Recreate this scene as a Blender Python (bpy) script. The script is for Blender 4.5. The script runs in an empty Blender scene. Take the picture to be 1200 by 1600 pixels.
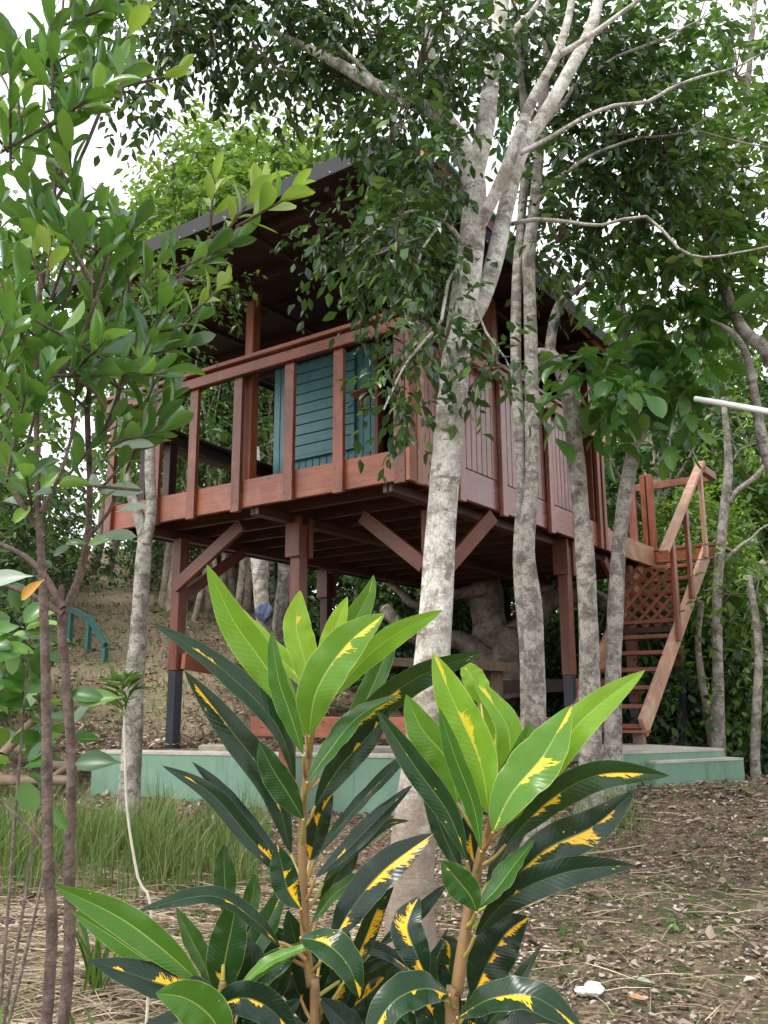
import bpy, math, random
import numpy as np
from mathutils import Matrix, Vector
rnd = random.Random(11)
R = np.random.RandomState(5)
SC = bpy.context.scene

# ------------------------------------------------------------ camera
FPX = 1390.8; PIT = 0.21194; ROLL = -0.00405; YAW = 2.18509
CAM = np.array([3.409, -5.1425, 1.5])
_fw = np.array([math.cos(PIT)*math.cos(YAW), math.cos(PIT)*math.sin(YAW), math.sin(PIT)])
_rt = np.array([math.sin(YAW), -math.cos(YAW), 0.0]); _up = np.cross(_rt, _fw)
_c, _s = math.cos(ROLL), math.sin(ROLL)
_rt, _up = _c*_rt+_s*_up, -_s*_rt+_c*_up
cam_d = bpy.data.cameras.new('camera'); cam = bpy.data.objects.new('camera', cam_d)
SC.collection.objects.link(cam)
m = Matrix.Identity(4)
for i in range(3):
    m[i][0] = _rt[i]; m[i][1] = _up[i]; m[i][2] = -_fw[i]; m[i][3] = CAM[i]
cam.matrix_world = m
cam_d.sensor_fit = 'VERTICAL'; cam_d.sensor_height = 24; cam_d.sensor_width = 18
cam_d.lens = 24*FPX/1600; cam_d.clip_end = 500; cam_d.clip_start = 0.05
SC.camera = cam
FH = _fw[:2]/np.linalg.norm(_fw[:2]); RH = np.array([FH[1], -FH[0]])
def at(px, py, H):
    """point seen at a photo pixel, H metres away horizontally along the viewing direction"""
    d = _fw+_rt*(px-600)/FPX-_up*(py-800)/FPX
    return CAM+d*H/(d[:2]@FH)

# ------------------------------------------------------------ world, sun, exposure
w = bpy.data.worlds.new("World"); SC.world = w; w.use_nodes = True
nt = w.node_tree; nt.nodes.clear()
SUN_EL = math.radians(58); SUN_AZ = math.radians(200)
sky = nt.nodes.new('ShaderNodeTexSky'); sky.sky_type = 'NISHITA'; sky.sun_disc = False
sky.sun_elevation = SUN_EL; sky.sun_rotation = SUN_AZ; sky.air_density = 1.0; sky.dust_density = 3.0
hsv = nt.nodes.new('ShaderNodeHueSaturation'); hsv.inputs['Saturation'].default_value = 0.12
tc = nt.nodes.new('ShaderNodeTexCoord'); ns = nt.nodes.new('ShaderNodeTexNoise'); ns.inputs['Scale'].default_value = 2.2; ns.inputs['Detail'].default_value = 5
mr = nt.nodes.new('ShaderNodeMapRange'); mr.inputs[1].default_value = .3; mr.inputs[2].default_value = .75; mr.inputs[3].default_value = .85; mr.inputs[4].default_value = 1.2
vm = nt.nodes.new('ShaderNodeVectorMath'); vm.operation = 'SCALE'
add = nt.nodes.new('ShaderNodeVectorMath'); add.operation = 'ADD'; add.inputs[1].default_value = (4.5, 4.6, 4.8)
bg = nt.nodes.new('ShaderNodeBackground'); bg.inputs[1].default_value = 0.15
wo = nt.nodes.new('ShaderNodeOutputWorld')
L = nt.links.new
L(tc.outputs['Generated'], ns.inputs['Vector']); L(ns.outputs['Fac'], mr.inputs[0])
L(sky.outputs[0], hsv.inputs['Color']); L(hsv.outputs[0], add.inputs[0]); L(add.outputs[0], vm.inputs[0]); L(mr.outputs[0], vm.inputs['Scale'])
L(vm.outputs[0], bg.inputs[0]); L(bg.outputs[0], wo.inputs[0])
sd = bpy.data.lights.new('sun', 'SUN'); sd.energy = 1.5; sd.angle = math.radians(12); sd.color = (1, .96, .9)
so = bpy.data.objects.new('sun', sd); SC.collection.objects.link(so)
# sky texture: rotation measured from +Y clockwise
sdir = Vector((math.sin(SUN_AZ)*math.cos(SUN_EL), math.cos(SUN_AZ)*math.cos(SUN_EL), math.sin(SUN_EL)))
so.rotation_euler = sdir.to_track_quat('Z', 'Y').to_euler()
SC.view_settings.view_transform = 'Standard'; SC.view_settings.look = 'None'
SC.view_settings.exposure = 0.66; SC.view_settings.gamma = 1
SC.render.engine = 'CYCLES'
SC.cycles.max_bounces = 6; SC.cycles.diffuse_bounces = 2; SC.cycles.transmission_bounces = 3; SC.cycles.glossy_bounces = 2

# ------------------------------------------------------------ mesh builder
def nrm(v):
    v = np.asarray(v, float); return v/(np.linalg.norm(v)+1e-12)
class MB:
    def __init__(s): s.V = []; s.F = {3: [], 4: []}; s.U = {3: [], 4: []}; s.C = []; s.n = 0; s.K = {3: [], 4: []}; s.mi = 0; s.extra = None
    def absorb(s, o, mat):
        if not o.V: return s
        b = s.n; s.V += o.V; s.C += o.C; s.n += o.n; s.extra = mat
        for k in (3, 4):
            s.F[k] += [f+b for f in o.F[k]]; s.U[k] += o.U[k]; s.K[k] += [1]*len(o.F[k])
        return s
    def add(s, V, F, U=None, C=None):
        V = np.asarray(V, float); F = np.asarray(F, int); k = F.shape[1]
        s.V.append(V); s.F[k].append(F+s.n); s.K[k].append(0)
        s.U[k].append(np.zeros((len(F), k, 2)) if U is None else np.asarray(U, float))
        s.C.append(np.zeros((len(V), 3)) if C is None else np.asarray(C, float))
        s.n += len(V)
    def hexa(s, c, uvlen=None):
        """8 corners: 0-3 one end, 4-7 other end"""
        c = np.asarray(c, float)
        F = [(0,3,2,1),(4,5,6,7),(0,1,5,4),(1,2,6,5),(2,3,7,6),(3,0,4,7)]
        L_ = np.linalg.norm(c[4]-c[0]); o = R.rand()*7; p = R.rand()*7
        U = np.zeros((6, 4, 2)); e = [np.linalg.norm(c[(i+1) % 4]-c[i]) for i in range(4)]
        U[0] = [(o,p),(o,p+e[3]),(o+e[0],p+e[3]),(o+e[0],p)]; U[1] = [(o,p),(o+e[0],p),(o+e[0],p+e[1]),(o,p+e[1])]
        a = o
        for i in range(4):
            U[2+i] = [(a,p),(a+e[i],p),(a+e[i],p+L_),(a,p+L_)]; a += e[i]+.3
        s.add(c, F, U)
    def box(s, x0, x1, y0, y1, z0, z1, ax='z'):
        if ax == 'x': c = [(x0,y0,z0),(x0,y1,z0),(x0,y1,z1),(x0,y0,z1),(x1,y0,z0),(x1,y1,z0),(x1,y1,z1),(x1,y0,z1)]
        elif ax == 'y': c = [(x0,y0,z0),(x0,y0,z1),(x1,y0,z1),(x1,y0,z0),(x0,y1,z0),(x0,y1,z1),(x1,y1,z1),(x1,y1,z0)]
        else: c = [(x0,y0,z0),(x1,y0,z0),(x1,y1,z0),(x0,y1,z0),(x0,y0,z1),(x1,y0,z1),(x1,y1,z1),(x0,y1,z1)]
        s.hexa(c)
    def beam(s, a, b, wd, th, up=(0,0,1), cut=None):
        a = np.array(a, float); b = np.array(b, float); t = nrm(b-a); sd_ = nrm(np.cross(t, up)); u = np.cross(sd_, t)
        q = [(-1,-1),(1,-1),(1,1),(-1,1)]
        s.hexa([a+sd_*x*wd/2+u*y*th/2 for x, y in q]+[b+sd_*x*wd/2+u*y*th/2 for x, y in q])
    def tube(s, P, r, sides=10, sub=4, rough=.0, flare=0, cap=True, seed=None):
        P = np.asarray(P, float); r = np.asarray(r, float)
        if sub > 1 and len(P) > 2: P, r = smooth(P, r, sub)
        n = len(P); T = np.gradient(P, axis=0); T /= np.linalg.norm(T, axis=1)[:, None]+1e-12
        ref = np.array([1., 0, 0]) if abs(T[0][0]) < .8 else np.array([0, 1., 0])
        N = nrm(np.cross(T[0], ref)); th = np.arange(sides)/sides*2*math.pi
        ln = np.concatenate([[0], np.cumsum(np.linalg.norm(np.diff(P, axis=0), axis=1))])
        V = []; ph = R.rand(6)*6.28
        for i in range(n):
            N = nrm(N-T[i]*(N@T[i])); B = np.cross(T[i], N)
            rr = r[i]*(1+rough*(np.sin(3*th+ph[0]+ln[i]*3)+.7*np.sin(5*th+ph[1]-ln[i]*5)+.8*math.sin(ln[i]*7+ph[2])+.6*np.sin(2*th+ln[i]*11+ph[3])))
            if flare: rr = rr*(1+flare*math.exp(-ln[i]/(r[0]*2.2))*(1+.35*np.sin(4*th+ph[4])))
            V.append(P[i]+np.outer(np.cos(th)*rr, N)+np.outer(np.sin(th)*rr, B))
        V = np.concatenate(V); F = []; U = []; o = R.rand()*5
        circ = 2*math.pi*max(r.mean(), .001)
        for i in range(n-1):
            for j in range(sides):
                k = (j+1) % sides; F.append((i*sides+j, i*sides+k, (i+1)*sides+k, (i+1)*sides+j))
                U.append([(o+j/sides*circ, ln[i]+o),(o+(j+1)/sides*circ, ln[i]+o),(o+(j+1)/sides*circ, ln[i+1]+o),(o+j/sides*circ, ln[i+1]+o)])
        s.add(V, F, U)
        if cap:
            c = np.vstack([P[-1]+T[-1]*r[-1]*.5, V[-sides:]])
            s.add(c, [(0, 1+j, 1+(j+1) % sides) for j in range(sides)])
    def build(s, name, mat, parent=None, sm=False, origin=None, bevel=0):
        V = np.concatenate(s.V); me = bpy.data.meshes.new(name)
        off = np.array(wloc(parent)) if parent is not None else (np.array(origin, float) if origin is not None else np.array([(V[:,0].min()+V[:,0].max())/2, (V[:,1].min()+V[:,1].max())/2, V[:,2].min()]))
        me.vertices.add(len(V)); me.vertices.foreach_set('co', (V-off).astype(np.float32).ravel())
        idx = []; st = []; uv = []; mi = []; c = 0
        for k in (3, 4):
            if s.F[k]:
                f = np.concatenate(s.F[k]); idx.append(f.ravel()); st.append(c+np.arange(len(f))*k); c += f.size; mi.append(np.concatenate([np.full(len(g), kk) for g, kk in zip(s.F[k], s.K[k])])); uv.append(np.concatenate(s.U[k]).reshape(-1, 2))
        idx = np.concatenate(idx); st = np.concatenate(st)
        me.loops.add(len(idx)); me.loops.foreach_set('vertex_index', idx.astype(np.int32))
        me.polygons.add(len(st)); me.polygons.foreach_set('loop_start', st.astype(np.int32))
        me.polygons.foreach_set('use_smooth', np.full(len(st), bool(sm)))
        me.polygons.foreach_set('material_index', np.concatenate(mi).astype(np.int32))
        me.update(calc_edges=True)
        ul = me.uv_layers.new(name='UVMap'); ul.data.foreach_set('uv', np.concatenate(uv).astype(np.float32).ravel())
        C = np.concatenate(s.C)
        if C.any():
            at_ = me.attributes.new('info', 'FLOAT_VECTOR', 'POINT'); at_.data.foreach_set('vector', C.astype(np.float32).ravel())
        me.validate()
        me.materials.append(mat)
        if s.extra is not None: me.materials.append(s.extra)
        o = bpy.data.objects.new(name, me); SC.collection.objects.link(o)
        if parent is not None: o.parent = parent
        else: o.location = off
        if bevel:
            b = o.modifiers.new('bevel', 'BEVEL'); b.width = bevel; b.segments = 1; b.limit_method = 'ANGLE'
        return o
def wloc(o):
    l = Vector((0, 0, 0))
    while o is not None: l = l+o.location; o = o.parent
    return l
def smooth(P, r, sub):
    n = len(P); out = []; ro = []
    for i in range(n-1):
        p0 = P[max(i-1, 0)]; p1 = P[i]; p2 = P[i+1]; p3 = P[min(i+2, n-1)]
        for k in range(sub):
            t = k/sub; out.append(.5*((2*p1)+(-p0+p2)*t+(2*p0-5*p1+4*p2-p3)*t*t+(-p0+3*p1-3*p2+p3)*t**3)); ro.append(r[i]*(1-t)+r[i+1]*t)
    out.append(P[-1]); ro.append(r[-1]); return np.array(out), np.array(ro)
def tag(o, label=None, cat=None, group=None, kind=None):
    if label: o['label'] = label
    if cat: o['category'] = cat
    if group: o['group'] = group
    if kind: o['kind'] = kind
    return o
def empty(name, loc):
    o = bpy.data.objects.new(name, None); SC.collection.objects.link(o); o.location = loc; o.empty_display_size = .2
    return o

# ------------------------------------------------------------ materials
def newmat(name):
    m = bpy.data.materials.new(name); m.use_nodes = True; n = m.node_tree.nodes; b = n['Principled BSDF']
    return m, m.node_tree, b
def N(t, typ, **kw):
    n = t.nodes.new(typ)
    for k, v in kw.items():
        if k.startswith('i_'):
            key = k[2:]; key = int(key) if key.isdigit() else key.replace('_', ' ')
            n.inputs[key].default_value = v
        else: setattr(n, k, v)
    return n
def ramp(t, fac, stops, interp='LINEAR'):
    r = t.nodes.new('ShaderNodeValToRGB'); r.color_ramp.interpolation = interp; e = r.color_ramp.elements
    while len(e) < len(stops): e.new(.5)
    for i, (p, c) in enumerate(stops): e[i].position = p; e[i].color = (*c, 1)
    t.links.new(fac, r.inputs[0]); return r.outputs[0]
def mapped(t, kind, scale, space=None):
    tc = N(t, 'ShaderNodeTexCoord'); mp = N(t, 'ShaderNodeMapping'); mp.inputs['Scale'].default_value = scale
    t.links.new(tc.outputs[kind], mp.inputs[0]); return mp.outputs[0]
def noise(t, vec, scale, detail=4, rough=.55, dist=0):
    n = N(t, 'ShaderNodeTexNoise'); n.inputs['Scale'].default_value = scale; n.inputs['Detail'].default_value = detail; n.inputs['Roughness'].default_value = rough; n.inputs['Distortion'].default_value = dist
    t.links.new(vec, n.inputs['Vector']); return n.outputs['Fac']
def mix(t, a, b, fac, mode='MIX'):
    n = N(t, 'ShaderNodeMix', data_type='RGBA', blend_type=mode)
    for i, v in ((6, a), (7, b), (0, fac)):
        if isinstance(v, (tuple, list)): n.inputs[i].default_value = (*v, 1)
        elif isinstance(v, (int, float)): n.inputs[i].default_value = v
        else: t.links.new(v, n.inputs[i])
    return n.outputs[2]
def math_(t, op, a, b=None, c=None):
    n = N(t, 'ShaderNodeMath', operation=op)
    for i, v in enumerate((a, b, c)):
        if v is None: continue
        if isinstance(v, (int, float)): n.inputs[i].default_value = v
        else: t.links.new(v, n.inputs[i])
    return n.outputs[0]
def bump(t, b, h, st=.3, d=.01):
    n = N(t, 'ShaderNodeBump'); n.inputs['Strength'].default_value = st; n.inputs['Distance'].default_value = d
    t.links.new(h, n.inputs['Height']); t.links.new(n.outputs[0], b.inputs['Normal'])

def wood(name, dark, light, rough=.42, wear=None, wearamt=.5):
    m, t, b = newmat(name)
    uv = mapped(t, 'UV', (38, 2.2, 1)); g = noise(t, uv, 1.0, 6, .65, .6)
    uv2 = mapped(t, 'UV', (6, 1.3, 1)); g2 = noise(t, uv2, 1.0, 3, .5)
    gi = N(t, 'ShaderNodeNewGeometry'); 
    c = ramp(t, g, [(.25, dark), (.72, light)])
    c2 = mix(t, c, tuple(x*.55 for x in dark), math_(t, 'MULTIPLY', math_(t, 'SUBTRACT', g2, .45), 1.2))
    oi = N(t, 'ShaderNodeObjectInfo'); ov = mapped(t, 'Object', (1, 1, 1)); st1 = noise(t, ov, 2.3, 6, .65, .4)
    isl = math_(t, 'MULTIPLY_ADD', gi.outputs['Random Per Island'], .35, .62)
    isl = math_(t, 'ADD', isl, math_(t, 'MULTIPLY', oi.outputs['Random'], .30))
    isl = math_(t, 'MULTIPLY', isl, math_(t, 'MULTIPLY_ADD', st1, 1.3, .38))
    hs = N(t, 'ShaderNodeHueSaturation'); t.links.new(isl, hs.inputs['Value']); t.links.new(c2, hs.inputs['Color'])
    col = hs.outputs[0]
    # knots and stains
    kn = N(t, 'ShaderNodeTexVoronoi'); kn.inputs['Scale'].default_value = 1.0; t.links.new(mapped(t, 'UV', (14, 3.2, 1)), kn.inputs['Vector'])
    k = ramp(t, kn.outputs['Distance'], [(.05, (1, 1, 1)), (.11, (0, 0, 0))])
    col = mix(t, col, tuple(x*.25 for x in dark), k)
    if wear:
        wn = noise(t, mapped(t, 'Object', (1, 1, 1)), 5, 6, .7)
        wf = ramp(t, wn, [(.52, (0, 0, 0)), (.66, (1, 1, 1))]); wf = math_(t, 'MULTIPLY', wf, wearamt)
        col = mix(t, col, wear, wf)
    t.links.new(col, b.inputs['Base Color'])
    t.links.new(math_(t, 'MULTIPLY_ADD', g, .25, rough-.1), b.inputs['Roughness'])
    bump(t, b, g, .35, .004)
    return m
M = {}
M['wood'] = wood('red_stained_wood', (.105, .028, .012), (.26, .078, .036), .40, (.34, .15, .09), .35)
M['wood_dark'] = wood('shaded_wood', (.022, .008, .006), (.055, .018, .012), .5)  # darker copy of the red wood: shade is put into the colour
M['wood_wall'] = wood('sky_sheen_boards', (.16, .052, .038), (.31, .115, .085), .24, (.38, .23, .19), .4)  # paler red wood, sky sheen of the right wall mixed into the colour
M['wood_worn'] = wood('worn_rail_wood', (.22, .10, .055), (.44, .24, .15), .5, (.5, .40, .34), .6)
M['wood_raw'] = wood('weathered_raw_wood', (.08, .05, .03), (.19, .13, .085), .7)
M['wood_grey'] = wood('grey_weathered_wood', (.16, .13, .11), (.34, .30, .26), .75)
M['wood_post'] = wood('dark_post_wood', (.065, .018, .009), (.17, .048, .024), .42, (.26, .11, .06), .3)
M['wood_joist'] = wood('joist_wood', (.04, .014, .009), (.085, .032, .021), .42)  # lighter than the deck: light caught by the joist edges, put into the colour
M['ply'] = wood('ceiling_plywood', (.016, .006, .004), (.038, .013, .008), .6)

def painted(name, col, col2, rough=.5, sc=3, dirt=None):
    m, t, b = newmat(name); v = mapped(t, 'Object', (1, 1, 1))
    a = noise(t, v, sc, 6, .6); c = mix(t, col, col2, ramp(t, a, [(.35, (0, 0, 0)), (.7, (1, 1, 1))]))
    if dirt:
        d = noise(t, v, 9, 7, .75); c = mix(t, c, dirt, ramp(t, d, [(.56, (0, 0, 0)), (.72, (.8, .8, .8))]))
    t.links.new(c, b.inputs['Base Color']); b.inputs['Roughness'].default_value = rough
    bump(t, b, noise(t, v, 40, 4, .6), .15, .003); return m
M['teal'] = painted('teal_painted_boards', (.065, .205, .22), (.10, .28, .29), .45, 4, (.03, .09, .10))
M['green_conc'] = painted('green_painted_concrete', (.12, .215, .15), (.15, .26, .185), .7, 2.5, (.08, .15, .10))
def dirty(m, h):
    t = m.node_tree; b = t.nodes['Principled BSDF']; src = b.inputs['Base Color'].links[0].from_socket; v = mapped(t, 'Object', (1, 1, 1)); sz = N(t, 'ShaderNodeSeparateXYZ'); t.links.new(v, sz.inputs[0])
    n1 = noise(t, v, 7, 6, .7); f = math_(t, 'SUBTRACT', math_(t, 'MULTIPLY_ADD', n1, .5, h), sz.outputs[2]); c = mix(t, src, (.13, .085, .055), ramp(t, f, [(.2, (0, 0, 0)), (.42, (.85, .85, .85))]))
    st_ = noise(t, mapped(t, 'Object', (9, 9, .7)), 1.5, 5, .6); c = mix(t, c, (.06, .11, .07), math_(t, 'MULTIPLY', ramp(t, st_, [(.55, (0, 0, 0)), (.7, (1, 1, 1))]), .55)); t.links.new(c, b.inputs['Base Color'])
dirty(M['green_conc'], .28)
M['conc'] = painted('bare_concrete', (.42, .40, .35), (.30, .27, .22), .9, 6, (.16, .11, .07))
M['black'] = painted('black_post_coating', (.012, .014, .022), (.02, .022, .03), .38, 5)
M['metal_edge'] = painted('dull_grey_roof_edging', (.011, .011, .012), (.022, .021, .021), .75, 5)
M['screw'] = painted('pale_screw_heads', (.55, .55, .53), (.4, .4, .4), .4, 5)
M['turq'] = painted('turquoise_roof_sheet', (.18, .48, .42), (.25, .55, .50), .4, 5)
M['rail_green'] = painted('green_painted_handrail', (.02, .10, .09), (.035, .14, .12), .45, 6)
M['pipe'] = painted('white_plastic_pipe', (.85, .85, .86), (.78, .78, .78), .3, 5)
M['white'] = painted('white_crumbled_stone', (.78, .76, .70), (.6, .57, .5), .9, 20)
M['denim'] = painted('blue_denim_cloth', (.04, .06, .12), (.16, .2, .3), .9, 12)
M['stone'] = painted('mossy_stone', (.22, .19, .14), (.32, .28, .2), .9, 8, (.09, .1, .05))
M['brown_leaf'] = painted('dry_leaf', (.28, .14, .07), (.4, .23, .12), .7, 30)

def bark(name, base, light, dark, lich=(.38, .42, .33), rings=.5, sc=1.0, pt=.6, foot=None):
    m, t, b = newmat(name)
    v = mapped(t, 'Object', (1, 1, 1)); ringv = mapped(t, 'UV', (2.2, 9, 1))
    a = noise(t, v, 7*sc, 6, .62, .5); c = mix(t, base, light, ramp(t, a, [(.42, (0, 0, 0)), (.56, (1, 1, 1))]))
    a2 = noise(t, v, 13*sc, 5, .6, .3); c = mix(t, c, dark, ramp(t, a2, [(.53, (0, 0, 0)), (.63, (pt, pt, pt))]))
    r = noise(t, ringv, 1.6*sc, 6, .7, .6); c = mix(t, c, dark, math_(t, 'MULTIPLY', ramp(t, r, [(.54, (0, 0, 0)), (.66, (1, 1, 1))]), rings))
    l = noise(t, v, 4.3*sc, 7, .75, .8); c = mix(t, c, lich, math_(t, 'MULTIPLY', ramp(t, l, [(.58, (0, 0, 0)), (.68, (1, 1, 1))]), .7))
    f = noise(t, v, 75, 6, .8); c = mix(t, c, dark, math_(t, 'MULTIPLY', ramp(t, f, [(.50, (0, 0, 0)), (.62, (1, 1, 1))]), .62))
    f3 = noise(t, v, 34, 6, .8, 1.2); c = mix(t, c, tuple(min(1, x*1.25) for x in light), math_(t, 'MULTIPLY', ramp(t, f3, [(.55, (0, 0, 0)), (.62, (1, 1, 1))]), .6))
    f4 = noise(t, mapped(t, 'Object', (1, 1, .45)), 21, 7, .8, 1.8); c = mix(t, c, tuple(x*.7 for x in dark), math_(t, 'MULTIPLY', ramp(t, math_(t, 'ABSOLUTE', math_(t, 'SUBTRACT', f4, .5)), [(.0, (1, 1, 1)), (.018, (0, 0, 0))]), .7))
    if foot:  # moss and earth stain round the foot of the tree
        sz = N(t, 'ShaderNodeSeparateXYZ'); t.links.new(v, sz.inputs[0]); ff = math_(t, 'SUBTRACT', math_(t, 'MULTIPLY_ADD', a2, 2.4, -.1), math_(t, 'MULTIPLY', sz.outputs[2], .62))
        c = mix(t, c, foot, ramp(t, ff, [(.1, (0, 0, 0)), (.8, (.85, .85, .85))]))
    t.links.new(c, b.inputs['Base Color']); b.inputs['Roughness'].default_value = .85
    h = math_(t, 'ADD', a2, f); h = math_(t, 'ADD', h, math_(t, 'ADD', r, math_(t, 'MULTIPLY', f3, .6))); bump(t, b, h, .85, .009)
    return m
M['bark_white'] = bark('pale_white_bark', (.40, .37, .31), (.70, .68, .62), (.13, .105, .08), (.27, .29, .20), .85, 1.0, .7, (.23, .17, .12))
M['bark_grey'] = bark('mottled_grey_bark', (.17, .15, .12), (.40, .375, .325), (.06, .05, .04), (.25, .29, .22), .6, 1.4)
M['bark_brown'] = bark('smooth_brown_bark', (.115, .075, .055), (.19, .135, .105), (.05, .034, .026), (.22, .18, .15), .6, 2.5)
M['bark_far'] = bark('thicket_bark', (.24, .19, .145), (.44, .38, .30), (.08, .06, .045), (.2, .2, .13), .4, .8)
M['twig'] = bark('twig_bark', (.16, .12, .09), (.26, .21, .17), (.07, .05, .04), (.2, .2, .15), .3, 3)

def leafmat(name, stops, trans=.35, tcol=(.25, .42, .04), rough=.42, spec=.5):
    m, t, b = newmat(name); gi = N(t, 'ShaderNodeNewGeometry')
    rp = gi.outputs['Random Per Island']
    c = ramp(t, rp, stops)
    big = noise(t, mapped(t, 'Object', (1, 1, 1)), .9, 3, .5)
    hs = N(t, 'ShaderNodeHueSaturation'); t.links.new(c, hs.inputs['Color']); t.links.new(math_(t, 'MULTIPLY_ADD', big, 1.1, .45), hs.inputs['Value'])
    t.links.new(hs.outputs[0], b.inputs['Base Color']); b.inputs['Roughness'].default_value = rough; b.inputs['Specular IOR Level'].default_value = spec
    tr = N(t, 'ShaderNodeBsdfTranslucent'); t.links.new(mix(t, hs.outputs[0], tcol, .5), tr.inputs[0])
    mx = N(t, 'ShaderNodeMixShader'); mx.inputs[0].default_value = trans
    out = t.nodes['Material Output']; t.links.new(b.outputs[0], mx.inputs[1]); t.links.new(tr.outputs[0], mx.inputs[2]); t.links.new(mx.outputs[0], out.inputs[0])
    return m
M['leaf_canopy'] = leafmat('dark_canopy_leaf', [(0, (.010, .032, .010)), (.5, (.022, .058, .015)), (.86, (.045, .11, .022)), (1, (.16, .24, .05))], .22, (.12, .24, .02), .30)
M['leaf_mid'] = leafmat('mid_green_leaf', [(0, (.022, .06, .015)), (.5, (.05, .115, .022)), (.88, (.10, .20, .035)), (1, (.24, .28, .06))], .33, (.2, .36, .03), .34)
M['leaf_bright'] = leafmat('sunlit_yellow_green_leaf', [(0, (.04, .10, .018)), (.5, (.10, .20, .03)), (1, (.24, .36, .06))], .36, (.3, .46, .05))
M['leaf_dark'] = leafmat('forest_leaf', [(0, (.015, .04, .01)), (.5, (.03, .08, .018)), (.9, (.06, .13, .025)), (1, (.1, .17, .04))], .25, (.1, .2, .02))
M['leaf_big'] = leafmat('broad_leaf', [(0, (.02, .07, .015)), (.6, (.05, .14, .025)), (1, (.12, .24, .04))], .3, (.15, .32, .02), .35)
M['leaf_obo'] = leafmat('thick_oval_leaf', [(0, (.022, .075, .022)), (.4, (.045, .14, .03)), (.8, (.08, .21, .035)), (1, (.20, .36, .06))], .3, (.26, .46, .04), .26, .65)
M['leaf_young'] = leafmat('young_oval_leaf', [(0, (.13, .27, .035)), (1, (.30, .40, .08))], .38, (.4, .55, .06), .35)
M['leaf_yellow'] = leafmat('yellow_dying_leaf', [(0, (.5, .22, .02)), (1, (.6, .32, .04))], .3, (.7, .4, .05), .45)
M['leaf_silver'] = leafmat('pale_backed_leaf', [(0, (.20, .28, .20)), (1, (.36, .44, .34))], .2, (.3, .42, .15), .4)
M['grass'] = leafmat('reed_grass', [(0, (.03, .08, .015)), (.55, (.08, .17, .03)), (.8, (.16, .22, .06)), (1, (.38, .31, .16))], .3, (.3, .45, .05), .5)
M['straw'] = leafmat('dry_straw', [(0, (.13, .09, .05)), (.5, (.32, .24, .15)), (1, (.56, .47, .31))], .1, (.5, .4, .2), .7)
M['litter'] = leafmat('fallen_leaf_litter', [(0, (.04, .026, .02)), (.35, (.12, .078, .056)), (.6, (.24, .175, .13)), (.93, (.40, .335, .28)), (1, (.50, .46, .41))], .08, (.4, .25, .1), .75, .25)

def ground_mat():
    m, t, b = newmat('red_brown_soil'); v = mapped(t, 'Object', (1, 1, 1))
    a = noise(t, v, 1.3, 6, .6); c = mix(t, (.10, .066, .048), (.19, .135, .098), ramp(t, a, [(.35, (0, 0, 0)), (.65, (1, 1, 1))]))
    f = noise(t, v, 26, 6, .75); c = mix(t, c, (.30, .21, .14), ramp(t, f, [(.52, (0, 0, 0)), (.62, (.8, .8, .8))]))
    f2 = noise(t, v, 55, 4, .7, 1); c = mix(t, c, (.045, .025, .018), ramp(t, f2, [(.55, (0, 0, 0)), (.68, (.9, .9, .9))]))
    vo = N(t, 'ShaderNodeTexVoronoi'); vo.inputs['Scale'].default_value = 48; t.links.new(v, vo.inputs['Vector'])
    sep = N(t, 'ShaderNodeSeparateColor'); t.links.new(vo.outputs['Color'], sep.inputs[0])
    c = mix(t, c, (.38, .28, .19), math_(t, 'MULTIPLY', math_(t, 'GREATER_THAN', sep.outputs[0], .78), .7))
    g = noise(t, v, .7, 5, .7, .5); g2 = noise(t, v, 9, 5, .8)
    gm = math_(t, 'MULTIPLY', ramp(t, g, [(.5, (0, 0, 0)), (.62, (1, 1, 1))]), ramp(t, g2, [(.47, (0, 0, 0)), (.56, (1, 1, 1))]))
    c = mix(t, c, (.07, .12, .03), math_(t, 'MULTIPLY', gm, .8))
    t.links.new(c, b.inputs['Base Color']); b.inputs['Roughness'].default_value = .95; b.inputs['Specular IOR Level'].default_value = .2
    h = math_(t, 'ADD', f, math_(t, 'MULTIPLY', f2, .6)); bump(t, b, h, 1, .03); return m
M['ground'] = ground_mat()
def path_mat():
    m, t, b = newmat('trodden_path_soil'); v = mapped(t, 'Object', (1, 1, 1))
    a = noise(t, v, 1.1, 6, .6); c = mix(t, (.21, .145, .09), (.36, .28, .18), ramp(t, a, [(.35, (0, 0, 0)), (.65, (1, 1, 1))]))
    f = noise(t, v, 22, 6, .75); c = mix(t, c, (.48, .38, .28), ramp(t, f, [(.52, (0, 0, 0)), (.62, (.8, .8, .8))]))
    f2 = noise(t, v, 45, 4, .7, 1); c = mix(t, c, (.12, .07, .04), ramp(t, f2, [(.55, (0, 0, 0)), (.68, (.7, .7, .7))]))
    g = noise(t, v, 1.6, 5, .7, .5); c = mix(t, c, (.16, .19, .06), math_(t, 'MULTIPLY', ramp(t, g, [(.5, (0, 0, 0)), (.66, (1, 1, 1))]), .6))
    t.links.new(c, b.inputs['Base Color']); b.inputs['Roughness'].default_value = .95
    bump(t, b, math_(t, 'ADD', f, f2), 1, .03); return m
M['path'] = path_mat()

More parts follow.
